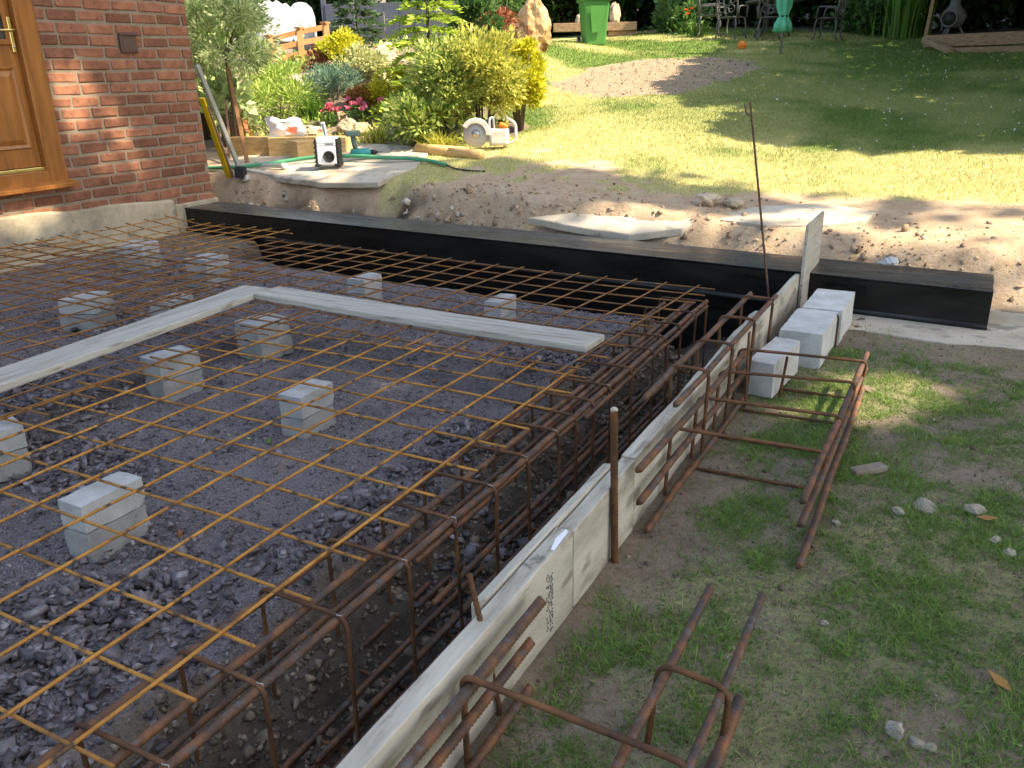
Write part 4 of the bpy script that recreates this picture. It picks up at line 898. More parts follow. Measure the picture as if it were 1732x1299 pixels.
b = MB(); b.box((.165, .03, .222), (.10, .14, .055), Euler((0, .35, 0)).to_matrix()); b.build('cover', M['orange'], saw, .022, 3)
b = MB(); b.tube(fillet([(.03, -.05, .02), (.02, -.05, .30), (.05, .08, .315), (.06, .12, .05)], .05, 5), .012, 8); b.build('front_handle', M['greyplastic'], saw)
b = MB(); b.tube(fillet([(.20, .03, .30), (.30, .03, .25), (.30, .03, .06), (.16, .03, .02)], .05, 5), .014, 8); b.build('rear_handle', M['dirtywhite'], saw)

# timber fence behind the bed
fn = empty('timber_fence', (-9.0, 10.9, 1.35)); tag(fn, 'short orange brown timber fence of three posts and four rails above the rockery', 'fence')
fn.matrix_world = Matrix.Translation((-9.0, 10.9, 1.35)); FO = Vector((-9.0, 10.9, 1.35))
posts = [(Vector((-9.09, 10.56, 1.2)), Vector((-9.22, 10.62, 1.875))), (Vector((-8.84, 10.95, 1.25)), Vector((-8.93, 11.05, 2.0))), (Vector((-8.66, 11.45, 1.3)), Vector((-8.75, 11.52, 2.085)))]
for p0, p1 in posts:
    b = MB(); b.bar(p0-FO, p1-FO, .10, .10, random.random()); b.box(p1-FO+Vector((0, 0, .01)), (.13, .13, .03)); b.build('post', M['fence'], fn, .006)
for (A_, B_) in ((0, 1), (1, 2)):
    for k, f_ in enumerate((.93, .70, .46, .22)):
        a_ = posts[A_][0].lerp(posts[A_][1], f_)-FO; c_ = posts[B_][0].lerp(posts[B_][1], f_)-FO
        b = MB(); b.bar(a_, c_, .03, .085, random.random()); b.build('rail', M['fence'], fn, .004)

# wheelie bin
bn = empty('wheelie_bin', (-5.86, 16.55, 1.70), .62); tag(bn, 'green wheelie bin on the lawn in front of the dark hedge', 'wheelie bin')
b = MB(); P0 = [(-.20, -.23), (.20, -.23), (.20, .25), (-.20, .25)]; P1 = [(-.27, -.32), (.27, -.32), (.27, .30), (-.27, .30)]
b.add([(x_, y_, 0) for x_, y_ in P0]+[(x_, y_, .86) for x_, y_ in P1], [(3, 2, 1, 0), (4, 5, 6, 7), (0, 1, 5, 4), (1, 2, 6, 5), (2, 3, 7, 6), (3, 0, 4, 7)]); b.build('body', M['greenbin'], bn, .04, 3)
b = MB(); b.span(-.30, .30, -.35, .33, .845, .895); b.build('rim', M['greenbin'], bn, .012)
b = MB(); b.prism([(-.36, .895), (.36, .895), (.34, .95), (.2, .985), (-.25, .975), (-.36, .93)], -.30, .30, .5, lambda p, z: (z, p[0], p[1])); b.build('lid', M['greenbin'], bn, .01)
b = MB(); b.tube([(-.2, .36, .93), (.2, .36, .93)], .016, 8); b.build('handle', M['greenbin'], bn)
b = MB(); b.prism([(-.10, .25), (.10, .25), (.16, .75), (-.16, .75)], -.005, .008, .8, lambda p, z: (p[0], -.262-.098*(p[1]/.86)+.02*0-z, p[1])); b.build('front_moulding', M['greenbin'], bn)
for s in (-1, 1):
    b = MB(); b.lathe([(.02, -.025), (.10, -.025), (.105, -.015), (.105, .015), (.10, .025), (.02, .025)], 18, (s*.255, .27, .10), Matrix.Rotation(PI/2, 3, 'Y')); wh = b.build('wheel', M['blackplastic'], bn)
    b = MB(); b.lathe([(.01, -.03), (.055, -.028), (.055, .028), (.01, .03)], 14, (s*.255, .27, .10), Matrix.Rotation(PI/2, 3, 'Y')); b.build('hub', M['greyplastic'], wh)

# sleepers and drift wood by the hedge
for k, (a_, c_, z_, lab) in enumerate([((-7.9, 18.9), (-6.12, 19.80), 2.20, 'upper long weathered sleeper behind the green bin'), ((-6.75, 19.55), (-6.14, 19.86), 2.02, 'short weathered sleeper under the right end of the long one behind the bin')]):
    sleeper(lab, (*a_, z_), (*c_, z_), .18, .19 if k == 0 else .15, 'timber_old', .7, group='weathered sleepers at the hedge')
def rock(label, c, r, m='rock', seed=0, name='rock', group='rocks of the rockery', cat='rock', tilt=0): return stone(name, label, c, r, m, seed, group, cat, tilt)
rock('pale driftwood like rock on the long sleeper right of the bin', (-6.62, 19.66, 2.50), (.14, .12, .27), 'rock', 41, group='rocks at the hedge', tilt=.3)
rock('small pale rock on the sleeper left of the bin', (-7.35, 19.2, 2.36), (.13, .10, .13), 'rock', 42, group='rocks at the hedge')
ROCKS = [
('large flat tan rock on the rockery below the timber fence', (-7.32, 9.27, 1.09), 0.83, 0.21), ('pale flat rock at the patio edge left of the lupins', (-4.79, 7.97, 0.52), 0.38, 0.14), ('round pale stone between the two pink flowers', (-6.0, 8.36, 0.65), 0.16, 0.14),
('brown flat rock behind the white bag', (-6.04, 7.79, 0.51), 0.45, 0.17), ('buff rock behind the radio aerial', (-5.62, 8.01, 0.55), 0.33, 0.17), ('tall brown rock left of the light green conifer', (-6.56, 10.14, 1.29), 0.62, 0.39),
('tan leaning rock under the juniper', (-6.0, 9.49, 0.97), 0.42, 0.34), ('squat stone at the rockery foot beside the grassy tuft', (-5.44, 8.04, 0.55), 0.3, 0.13)]
for i, (l, p, w_, h_) in enumerate(ROCKS): rock(l, (p[0], p[1], p[2]+h_*.35), (w_*.56, w_*.42, h_*.72), 'rock', i)
# tan standing stone
bd = rock('tall tan standing stone with a pointed top at the edge of the lawn', (-6.12, 13.95, 1.92), (.66, .30, .64), 'boulder', 8, 'standing_stone', 'standing stones', 'standing stone')
for v in bd.data.vertices:
    z_ = v.co.z; f_ = clamp((z_+.6)/1.2); v.co.x = v.co.x*lerp(1.1, .16, f_**1.15)+.20*f_; v.co.z = z_*1.16
bd.rotation_euler = (0, 0, .35)

# parasol
um = empty('closed_parasol', (-1.98, 16.23, 1.40)); tag(um, 'closed dark green parasol on a grey pole standing in the lawn', 'parasol')
b = MB(); b.tube([(0, 0, -.1), (0, 0, 2.6)], .022, 10); b.build('pole', M['steel'], um)
b = MB(); b.lathe([(.06, .40), (.155, .43), (.14, .55), (.085, .66), (.075, .69), (.125, .85), (.15, 1.3), (.13, 1.7), (.09, 2.1), (.03, 2.55)], 40, (.0, 0, 0), None, .5, .16, 6); b.build('canopy', M['umb'], um)
b = MB(); b.lathe([(.082, .665), (.088, .68), (.082, .695)], 24); b.build('strap', M['blackplastic'], um)

# orange ball
b = MB(); b.lathe([(.002, -.09)]+[(.09*math.cos(t), .09*math.sin(t)) for t in np.linspace(-1.4, 1.4, 11)]+[(.002, .09)], 18); bl = b.build('ball', M['orange']); bl.location = (-2.85, 16.85, 1.62); tag(bl, 'orange ball on the lawn left of the parasol', 'ball')

# chiminea
ch = empty('chiminea', (.66, 20.6, 1.70), -.30); tag(ch, 'grey pot bellied chiminea on three legs at the hedge', 'chiminea'); ch.scale = (.92, .92, .92)
b = MB(); b.lathe([(.05, .22), (.17, .25), (.25, .36), (.27, .46), (.23, .58), (.15, .66), (.115, .72), (.105, .86), (.12, .89), (.165, .91), (.165, .95), (.10, .95)], 28); b.build('pot', M['chim'], ch)
b = MB(); b.lathe([(.001, .0), (.150, .0), (.155, .02), (.185, .03), (.185, -.02), (.16, -.03)], 24, (0, -.245, .42), Matrix.Rotation(PI/2, 3, 'X')); mo = b.build('mouth_ring', M['chim'], ch)
b = MB(); b.lathe([(.001, .018), (.145, .018), (.145, .026), (.001, .026)], 24, (0, -.245, .42), Matrix.Rotation(PI/2, 3, 'X')); b.build('mouth_dark_disc', M['blackplastic'], mo)  # black disc stands in for the dark hollow of the pot
for k in range(3):
    a_ = 2*PI*k/3+.5; b = MB(); b.tube([(.13*math.cos(a_), .13*math.sin(a_), .28), (.24*math.cos(a_), .24*math.sin(a_), .12), (.27*math.cos(a_), .27*math.sin(a_), -.02)], .026, 8); b.build('leg', M['chim'], ch)
b = MB(); b.bar((.18, 20.3, 1.6), (.34, 20.3, 3.9), .07, .07, .7); tag(b.build('wooden_post', M['timber_old'], None, .005), 'thin leaning wooden post in front of the hedge left of the chiminea', 'post')
# retaining wall of sleepers on the right
rw = empty('retaining_wall', (1.2, 17.2, 1.2)); tag(rw, 'low retaining wall of brown sleepers at the right edge under the chiminea', 'retaining wall')
RO = Vector((1.2, 17.2, 1.2))
for k, (a_, c_, hh) in enumerate([((.30, 18.7, 1.62), (4.6, 16.9, 1.62), .22), ((.75, 18.0, 1.40), (4.6, 16.6, 1.40), .16), ((1.35, 17.3, 1.14), (4.6, 16.3, 1.14), .30), ((1.6, 16.8, .84), (4.6, 16.2, .84), .28)]):
    b = MB(); b.bar(Vector(a_)-RO, Vector(c_)-RO, .2, hh, random.uniform(.2, .7)); b.build('sleeper', M['timber_old'], rw, .01)
b = MB(); b.bar(Vector((.28, 18.75, 1.66))-RO, Vector((.80, 17.8, 1.42))-RO, .14, .10, .9); b.build('raking_board', M['timber_old'], rw, .008)

# ornate metal furniture
def chair(label, x, y, rz):
    g = empty('garden_chair', (x, y, float(HH(x, y))), rz); tag(g, label, 'garden chair', 'ornate cast metal garden furniture')
    mt = M['castmetal']
    for sx in (-1, 1):
        for sy in (-1, 1):
            b = MB(); b.tube(fillet([(sx*.19, sy*.19, .43), (sx*.23, sy*.23, .25), (sx*.20, sy*.20, .12), (sx*.25, sy*.26, 0)], .08, 4), .018, 7); b.build('leg', mt, g)
        b = MB(); b.tube(fillet([(sx*.24, .20, .43), (sx*.27, .20, .64), (sx*.27, -.16, .66), (sx*.24, -.20, .43)], .06, 4), .016, 7); b.build('arm', mt, g)
    b = MB(); b.lathe([(.20, .425), (.255, .43), (.255, .45), (.2, .45)], 20)
    for k in range(7):
        t = -.2+.4*k/6; L = math.sqrt(max(0, .24**2-t*t)); b.bar((t, -L, .44), (t, L, .44), .016, .010); b.bar((-L, t, .44), (L, t, .44), .016, .010)
    b.build('seat', mt, g)
    b = MB(); b.tube(fillet([(-.23, .21, .43), (-.25, .25, .75), (-.14, .28, .93), (.14, .28, .93), (.25, .25, .75), (.23, .21, .43)], .10, 5), .018, 7)
    for (cx_, cz_, r_) in ((-.11, .60, .075), (.11, .60, .075), (0, .74, .085), (-.13, .76, .06), (.13, .76, .06), (0, .56, .06), (0, .87, .045)):
        b.tube([(cx_+r_*math.cos(t), .245+.04*(cz_-.6), cz_+r_*math.sin(t)) for t in np.linspace(0, 2*PI, 14)[:-1]], .011, 6, closed=True)
    b.build('backrest', mt, g); return g
chair('ornate grey metal chair at the left of the garden furniture', -4.10, 18.9, 1.9)
chair('ornate grey metal chair facing away, second from the left', -3.52, 18.55, 2.9)
chair('ornate grey metal chair in front of the table just left of the parasol', -2.75, 18.7, 3.4)
chair('ornate grey metal chair in deep shade right of the parasol', -1.65, 19.3, -1.7)
chair('ornate grey metal chair behind the table against the hedge', -3.0, 20.5, .1)
tb = empty('garden_table', (-2.85, 19.5, float(HH(-2.85, 19.5)))); tag(tb, 'oval ornate metal table among the metal chairs', 'garden table', 'ornate cast metal garden furniture')
b = MB(); b.lathe([(.5, .70), (.62, .705), (.62, .73), (.5, .73)], 28)
for k in range(11):
    t = -.55+1.1*k/10; L = math.sqrt(max(0, .6**2-t*t)); b.bar((t, -L, .72), (t, L, .72), .022, .012); b.bar((-L, t, .72), (L, t, .72), .022, .012)
b.build('table_top', M['castmetal'], tb)
for k in range(4):
    a_ = PI/4+k*PI/2; b = MB(); b.tube(fillet([(.40*math.cos(a_), .40*math.sin(a_), .70), (.28*math.cos(a_), .28*math.sin(a_), .4), (.45*math.cos(a_), .45*math.sin(a_), 0)], .15, 5), .022, 7); b.build('leg', M['castmetal'], tb)

# brick pillar, white sheeting, grey tub, dark panel behind the bed
pl = MB(); pl.span(-7.29, -6.99, 7.50, 7.74, .3, 1.08, .95)
for r_ in range(9):
    for k in range(2): pl.box((-7.14+(-.08 if k == 0 else .08), 7.62, .42+r_*.075), (.155, .26, .064), None, random.random(), .004)
tag(pl.build('brick_pillar', M['terracotta'], None, .006), 'small orange brick pillar behind the sapling at the house corner', 'pillar')
b = MB(); vs = []; fs = []; n_, m_ = 60, 36
for i in range(n_):
    for j in range(m_):
        a_ = i/(n_-1); c_ = j/(m_-1); th = a_*PI
        r_ = .42*(1+.10*math.sin(13*a_+5*c_)+.07*math.sin(31*a_-9*c_)+.05*math.sin(23*c_))
        vs.append((-math.cos(th)*r_*1.05, (c_-.5)*1.2+.03*math.sin(8*a_), (math.sin(th)**.45)*.72*(1-.25*abs(c_-.5))+.04*math.sin(17*c_+6*a_)+.025*math.sin(37*a_+11*c_)))
for i in range(n_-1):
    for j in range(m_-1): fs.append((i*m_+j, (i+1)*m_+j, (i+1)*m_+j+1, i*m_+j+1))
fs.append(tuple(i*m_ for i in range(n_-1, -1, -1))); fs.append(tuple(i*m_+m_-1 for i in range(n_)))
b.add(vs, fs, .5, True); tp = b.build('covered_stack', M['tarp']); tp.scale = (.85, .85, .9); tp.location = (-10.05, 11.7, 1.85); tp.rotation_euler = (0, 0, .5); tag(tp, 'stack under bright white sheeting behind the sapling crown', 'covered stack')
b = MB(); b.lathe([(.22, -.5), (.25, -.2), (.245, .12), (.20, .28), (.11, .36), (.02, .38)], 26); wb = b.build('water_butt', M['greyplastic']); wb.location = (-9.98, 12.35, 2.15); tag(wb, 'rounded grey plastic water butt right of the white sheeting', 'water butt')
pn_ = empty('dark_fence', (-9.4, 14.4, 1.6), .48); tag(pn_, 'dark blue grey fence panel in deep shade behind the bed', 'fence')
for k in range(-4, 5):
    b = MB(); b.box((k*.30, 0, .35), (.285, .03, 1.3), None); b.build('board', M['bluepanel'], pn_, .004)
for k in (-1, 1):
    b = MB(); b.box((k*1.38, .05, .38), (.09, .09, 1.45)); b.build('post', M['bluepanel'], pn_, .006)

# ------------------------------------------------------------------ planting
def leaf_quads(P, size, D=None, aspect=.5, up=.4, tones=None):
    """one folded leaf per point; D = growing directions"""
    n = len(P)
    if D is None: D = RNG.normal(size=(n, 3)); D[:, 2] = D[:, 2]*.6+up
    D = D/np.linalg.norm(D, axis=1)[:, None]
    R_ = RNG.normal(size=(n, 3)); S = np.cross(D, R_); S /= np.maximum(np.linalg.norm(S, axis=1), 1e-6)[:, None]; N_ = np.cross(S, D)
    sz = np.broadcast_to(size, (n,))[:, None]*RNG.uniform(.45, 1.0, (n, 1))**1.5*1.6; w = sz*aspect*.5
    v = np.zeros((n, 4, 3)); v[:, 0] = P; v[:, 1] = P+D*sz*.45+S*w+N_*w*.35; v[:, 2] = P+D*sz; v[:, 3] = P+D*sz*.45-S*w+N_*w*.35
    f = np.arange(4*n).reshape(n, 4)
    t = np.repeat(RNG.uniform(0, 1, n) if tones is None else tones, 4)
    return v.reshape(-1, 3), f, t
def cloud(n, r, nclump, cr, flat=1.0, lo=-.5, shell=.55):
    """leaf positions in clumps spread through an ellipsoid of radii r (centre 0)"""
    c = RNG.normal(size=(nclump, 3)); c /= np.linalg.norm(c, axis=1)[:, None]; c *= (shell+(1-shell)*RNG.uniform(0, 1, (nclump, 1))**.5)
    c[:, 2] = np.where(c[:, 2] < lo, -c[:, 2]*.6, c[:, 2]); c *= np.array(r)*.86
    k = RNG.integers(0, nclump, n); d = RNG.normal(size=(n, 3)); d /= np.linalg.norm(d, axis=1)[:, None]
    rad = cr*(.45+.75*RNG.uniform(0, 1, nclump))[k][:, None]*RNG.uniform(.25, 1, (n, 1))**.6; d2 = d.copy(); d2[:, 2] *= flat
    P = c[k]+d2*rad; out_ = d+.5*c[k]/np.array(r)
    ct = RNG.uniform(-.18, .18, nclump)[k]
    return P, out_, np.clip(.5+.28*RNG.normal(size=n)+ct, 0, 1)
def shrub(name, label, cat, loc, w, h, leaf, n=2600, size=.05, aspect=.55, nclump=26, cr=None, group=None, stems=7, bark='bark', flat=.8, lo=-.5):
    g = empty(name, loc); tag(g, label, cat, group)
    r = (w/2, w/2, h/2); P, D, T = cloud(n, r, nclump, cr or w*.22, flat, lo)
    P[:, 2] += h*.52; P[:, 2] = np.abs(P[:, 2]); D[:, 2] += .25
    v, f, t = leaf_quads(P, size, D, aspect, tones=T)
    arr_mesh('foliage', v, f, LM[leaf], t, g)
    b = MB()
    for k in range(stems):
        a = random.uniform(0, 6.28); R_ = random.uniform(.1, .38)*w
        b.tube([(.15*R_*math.cos(a), .15*R_*math.sin(a), -.08), (.5*R_*math.cos(a), .5*R_*math.sin(a), h*.35), (R_*math.cos(a+.2), R_*math.sin(a+.2), h*random.uniform(.6, .85))], .008+.006*h, 6, taper=.4)
    b.build('stem', M[bark], g); return g
def blade_tuft(name, label, cat, loc, w, h, leaf, n=160, bw=.012, group=None, curve=.8):
    g = MB(); T = []; vs = []; fs = []
    for i in range(n):
        a = random.uniform(0, 6.28); r0 = abs(random.gauss(0, .22))*w; bx, by = r0*math.cos(a), r0*math.sin(a); a2 = a+random.gauss(0, .7)
        L = h*random.uniform(.55, 1.1); out_ = w*.5*random.uniform(.2, 1)*curve; pa = a2+PI/2; ww = bw*random.uniform(.6, 1.3); b0 = len(vs)
        for k in range(5):
            t_ = k/4; rr = out_*t_**1.8; zz = L*(t_-.28*curve*t_**2.5*random.uniform(.7, 1.2)); wk = ww*(1-t_**2*.9)
            for s in (-1, 1): vs.append((bx+rr*math.cos(a2)+s*wk*math.cos(pa), by+rr*math.sin(a2)+s*wk*math.sin(pa), zz-.02))
        for k in range(4): fs.append((b0+2*k, b0+2*k+1, b0+2*k+3, b0+2*k+2))
        T += [random.random()]*10
    o = arr_mesh(name, np.array(vs), np.array(fs), LM[leaf], np.array(T)); o.location = loc; tag(o, label, cat, group); return o
def flower(name, label, cat, loc, w, h, leaf, n, size, green='green', double=0):
    g = empty(name, loc); tag(g, label, cat, 'flowers in the garden')
    m_ = 260; P = RNG.normal(size=(m_, 3))*np.array([w*.26, w*.26, h*.22])+np.array([0, 0, h*.35]); P[:, 2] = np.abs(P[:, 2])
    v, f, t = leaf_quads(P, h*.22, None, .25, .8); arr_mesh('foliage', v, f, LM[green], t, g)
    c = RNG.normal(size=(n, 3))*np.array([w*.27, w*.27, h*.16])+np.array([0, 0, h*.82])
    for q in c:
        ang = np.arange(10)*2.4; D = np.stack([np.cos(ang), np.sin(ang), RNG.uniform(.2, 1.2, 10)], -1)
        v, f, t = leaf_quads(np.repeat(q[None], 10, 0), size*.6, D, .9); arr_mesh('bloom', v, f, LM[leaf], t, g)
    return g
PLANTS = [
('climbing_plant', 'pale green leafy climber behind the brick wall corner', 'plant', 'pale', (-7.70, 7.62, 0.40), 0.85, 2.3),
('hydrangea', 'broad pale leaves low down beside the sapling stems', 'plant', 'big', (-7.02, 7.30, 0.38), 0.75, 0.95),
('laurel_shrub', 'glossy dark leaved shrub above the climber at the wall corner', 'shrub', 'laurel', (-9.02, 8.99, 1.35), 1.1, 1.6),
('herb_clump', 'bright green herb clump in front of the small timber fence', 'plant', 'lime', (-7.69, 9.1, 0.98), 0.96, 0.48),
('astilbe', 'rusty red plumed plant below the right end of the small timber fence', 'plant', 'rust', (-7.31, 9.54, 1.15), 0.39, 0.48),
('spirea_shrub', 'small acid yellow shrub just right of the small timber fence', 'shrub', 'yellow', (-7.01, 9.69, 1.2), 0.65, 0.66),
('euonymus', 'rounded cream and green variegated shrub between yellow shrub and conifer', 'shrub', 'cream', (-6.61, 9.56, 1.1), 0.8, 0.5),
('juniper', 'low spreading blue green juniper on the rockery', 'shrub', 'blue', (-6.58, 8.94, 0.88), 0.85, 0.46),
('perennial_clump', 'loose green grassy perennials behind the white bag', 'plant', 'lime', (-6.91, 8.25, 0.66), 1.0, 0.5),
('perennial_clump', 'upright fresh green perennials left of the pink flowers', 'plant', 'strap', (-6.5, 8.40, 0.7), 0.48, 0.41),
('heuchera', 'low orange brown leafy plant behind the pink flowers', 'plant', 'orange', (-5.96, 8.89, 0.78), 0.53, 0.29),
('spirea_shrub', 'low yellow green shrub at the left foot of the light green conifer', 'shrub', 'yellow', (-5.64, 8.96, 0.73), 0.6, 0.58),
('lupin_clump', 'dark green palmate leaved clump at the foot of the big shrub', 'plant', 'mix', (-4.17, 7.55, 0.44), 0.72, 0.55),
('variegated_shrub', 'white flecked small shrub beside the pale flat rock', 'shrub', 'cream', (-5.08, 8.53, 0.59), 0.42, 0.36),
('privet_shrub', 'tall mixed green shrub in the middle of the bed', 'shrub', 'mix', (-4.0, 7.85, 0.47), 0.85, 1.15),
('privet_shrub', 'large olive yellow shrub behind the white saw', 'shrub', 'olive', (-3.66, 8.05, 0.51), 0.98, 1.22),
('golden_shrub', 'bright golden yellow shrub at the lawn edge', 'shrub', 'yellow', (-3.42, 8.5, 0.57), 0.62, 1.10),
('ivy_bush', 'glossy dark green bush between the conifer and red maple', 'shrub', 'laurel', (-5.87, 11.67, 1.3), 0.75, 1.3),
('red_maple', 'small red leaved maple left of the tan standing stone', 'tree', 'red', (-5.68, 12.25, 1.35), 0.58, 0.9),
('edging_plant', 'yellow grassy tuft at the patio edge near the pale flat rock', 'plant', 'ytuft', (-4.92, 7.68, 0.46), 0.57, 0.34),
('edging_plant', 'long yellow green grassy leaves in front of the lupin clump', 'plant', 'ytuft', (-3.85, 7.42, 0.45), 0.70, 0.30),
('thrift_plant', 'deep pink flower spikes behind the portable radio', 'flower', 'pink', (-6.07, 8.25, 0.63), 0.22, 0.26),
('thrift_plant', 'bright pink open flowers right of the round pale stone', 'flower', 'pink2', (-5.81, 8.46, 0.66), 0.36, 0.25),
('poppy_plant', 'orange poppies at the lawn edge by the dark hedge', 'flower', 'poppy', (-4.84, 19.64, 1.96), 0.49, 0.60),
('lawn_edge_plant', 'light green tuft between the poppies and metal chairs', 'plant', 'strap', (-4.41, 19.04, 1.86), 0.53, 0.51),
('iris_clump', 'tall strappy green leaves in front of the hedge left of the wooden post', 'plant', 'strap', (-0.35, 21.0, 1.76), 1.3, 1.5)]
CFG = {'climbing_plant': (3200, .11, .6, 34), 'hydrangea': (300, .14, .7, 18), 'laurel_shrub': (1500, .12, .5, 22), 'herb_clump': (2600, .05, .35, 26), 'astilbe': (1200, .05, .4, 16), 'spirea_shrub': (2400, .045, .6, 20), 'euonymus': (2600, .045, .6, 24), 'juniper': (3600, .06, .18, 24),
       'perennial_clump': (2600, .075, .2, 20), 'heuchera': (700, .07, .8, 14), 'lupin_clump': (1500, .085, .35, 22), 'variegated_shrub': (900, .05, .5, 12), 'privet_shrub': (8000, .055, .45, 60), 'golden_shrub': (7500, .045, .62, 50), 'ivy_bush': (2200, .085, .7, 24), 'red_maple': (1300, .06, .5, 18)}
for (k, l, c, ty, p, w, h) in PLANTS:
    if k in ('edging_plant', 'iris_clump', 'lawn_edge_plant'): blade_tuft(k, l, c, p, w, h, ty, 260 if k == 'iris_clump' else 170, .02 if k == 'iris_clump' else .008, curve=.5 if k == 'iris_clump' else 1.0)
    elif k == 'perennial_clump' and ty == 'strap': blade_tuft(k, l, c, p, w, h, ty, 200, .010)
    elif c == 'flower': flower(k, l, c, p, w, h, ty, {'pink': 16, 'pink2': 11, 'poppy': 5}[ty], {'pink': .06, 'pink2': .085, 'poppy': .085}[ty])
    else:
        n, s, a, nc = CFG[k]; shrub(k, l, c, p, w, h, ty, n, s, a, nc, None, None, 6 if h < .7 else 10)
# rockery ground cover
x, y = scatter(16000, -9.5, -3.4, 7.4, 13.0, lambda x, y: in_poly(x, y, ROCKERY)*sm(.38, .55, fbm(x, y, 1.6, 4, 71)))
kt = fbm(x, y, 2.2, 3, 73)
for nm, lf_, lo_, hi_ in (('rockery_ground_cover', 'lime', 0, .5), ('rockery_low_leaves', 'mix', .5, 2)):
    s_ = (kt >= lo_) & (kt < hi_); P = np.stack([x[s_], y[s_], HH(x[s_], y[s_])+RNG.uniform(0, .10, s_.sum())], -1)
    v, f, t = leaf_quads(P, .075, None, .4, .7); tag(arr_mesh(nm, v, f, LM[lf_], t), kind='stuff')

# sapling with a round pale crown, staked
def tree(name, label, loc, trunk, tr, crown_c, r, leaf, n, size, aspect, nclump, cr, cat='tree', group=None, bark='bark', branches=9, shell=.5, flat=.8, lo=-.6):
    g = empty(name, loc); tag(g, label, cat, group)
    b = MB(); P = [Vector(p) for p in trunk]; b.tube(smooth_path(P, 4), tr, 10, taper=.55); b.build('trunk', M[bark], g)
    top = P[-1]; cc = Vector(crown_c)
    for k in range(branches):
        a = 2*PI*k/branches+random.uniform(-.3, .3); s = P[-2].lerp(top, random.uniform(.2, 1)); e = cc+Vector((r[0]*.75*math.cos(a), r[1]*.75*math.sin(a), r[2]*random.uniform(-.4, .7)))
        mdl = s.lerp(e, .5)+Vector((0, 0, r[2]*.12)); b = MB(); b.tube([s, s.lerp(mdl, .5)+Vector((0, 0, .05*r[2])), mdl, e], tr*.42, 6, taper=.3); b.build('limb', M[bark], g)
    Q_, D, T = cloud(n, r, nclump, cr, flat, lo, shell); v, f, t = leaf_quads(Q_+np.array(crown_c), size, D, aspect, tones=T); arr_mesh('crown', v, f, LM[leaf], t, g)
    return g
tree('sapling', 'standard sapling with thin stem and round whitish green crown at the house corner', (-6.55, 6.98, .36), [(0, 0, -.1), (.01, .02, .5), (-.01, .03, .95), (.0, .03, 1.2)], .019, (.0, .02, 1.36), (.72, .52, .70), 'willow', 11000, .062, .27, 60, .19, flat=.9)
b = MB(); b.bar((-5.86, 6.46, .25), (-6.45, 6.92, 1.35), .045, .045); tag(b.build('tree_stake', M['stake'], None, .004), 'brown square stake leaning by the sapling stem', 'stake')
b = MB(); b.bar((-6.28, 6.62, .30), (-6.50, 6.86, 1.0), .025, .025); tag(b.build('cane', M['timber_old'], None, .002), 'thin dark cane between the sapling stem and the grey straightedge', 'cane')

def fir(name, label, loc, h, w, leaf, tiers, per, nl, ls, cat='tree'):
    g = empty(name, loc); tag(g, label, cat); b = MB(); b.tube([(0, 0, -.1), (0, 0, h*.5), (.02, 0, h)], .035*h/2, 8, taper=.2)
    P = []; D = []; T = []
    for i in range(tiers):
        f_ = i/(tiers-1); z = h*(.05+.92*f_); L = w*.5*(1-f_)**.85+.06
        for k in range(per):
            a = 2*PI*(k+.5*(i % 2))/per+random.uniform(-.25, .25); Lk = L*random.uniform(.7, 1.12); dr_a = random.uniform(.05, .22)
            d = np.array([math.cos(a), math.sin(a), 0]); s_ = np.array([-math.sin(a), math.cos(a), 0]); tt = random.uniform(.2, .95)
            b.tube([(0, 0, z), (Lk*.6*d[0], Lk*.6*d[1], z+.02), (Lk*d[0], Lk*d[1], z-dr_a*Lk)], .006, 5, taper=.4)
            m_ = max(8, int(nl*Lk/L)); u = RNG.uniform(.1, 1, m_)**.7; sp = RNG.uniform(-1, 1, m_)*(1.05-u)*Lk*.42
            q = d[None]*(u*Lk)[:, None]+s_[None]*sp[:, None]; q[:, 2] = z-dr_a*Lk*u**2+.04*Lk*np.sin(PI*u)+RNG.normal(0, .012, m_)
            P.append(q); D.append(d[None]*.7+s_[None]*np.sign(sp)[:, None]*.6+RNG.normal(0, .18, (m_, 3))); T.append(np.clip(.25+.65*u+RNG.normal(0, .12, m_), 0, 1))
    b.build('trunk', M['bark'], g); P = np.concatenate(P); D = np.concatenate(D); T = np.concatenate(T)
    v, f, t = leaf_quads(P, ls, D, .28, tones=T); arr_mesh('crown', v, f, LM[leaf], t, g); return g
fir('fir_tree', 'light green young fir rising behind the shrubs of the bed', (-4.95, 8.95, .62), 2.25, 1.55, 'fir', 15, 9, 60, .085)
fir('fir_tree', 'dark small fir in deep shade in front of the blue grey panel', (-8.75, 12.4, 1.45), 1.7, 1.25, 'darkfir', 11, 8, 50, .11)

# hedge of dark bushes behind the lawn
hb = [(-15.5, 18.2), (-13.6, 19.2), (-11.9, 20.2), (-10.2, 20.9), (-8.6, 21.4), (-7.0, 21.9), (-5.4, 22.0), (-3.8, 22.4), (-2.2, 22.9), (-.6, 23.2), (1.0, 23.3), (2.6, 23.4), (4.4, 23.2), (6.4, 23.0)]
names = ['at the far left behind the water butt', 'left of the two grey trunks', 'behind the dark fir', 'behind the blue grey panel', 'behind the red maple', 'behind the standing stone', 'behind the green bin', 'behind the poppies', 'behind the left metal chairs', 'behind the parasol', 'behind the strappy leaves', 'behind the chiminea', 'above the right end of the retaining wall', 'beyond the right picture edge']
for i, ((x_, y_), nm) in enumerate(zip(hb, names)):
    shrub('hedge_bush', 'tall dark green hedge bush '+nm, 'hedge', (x_, y_, float(HH(x_, y_))-.35), 2.9, random.uniform(3.6, 4.3), 'hedge', 6500, .21, .55, 90, .6, 'bushes of the boundary hedge', 6, lo=-1.1)
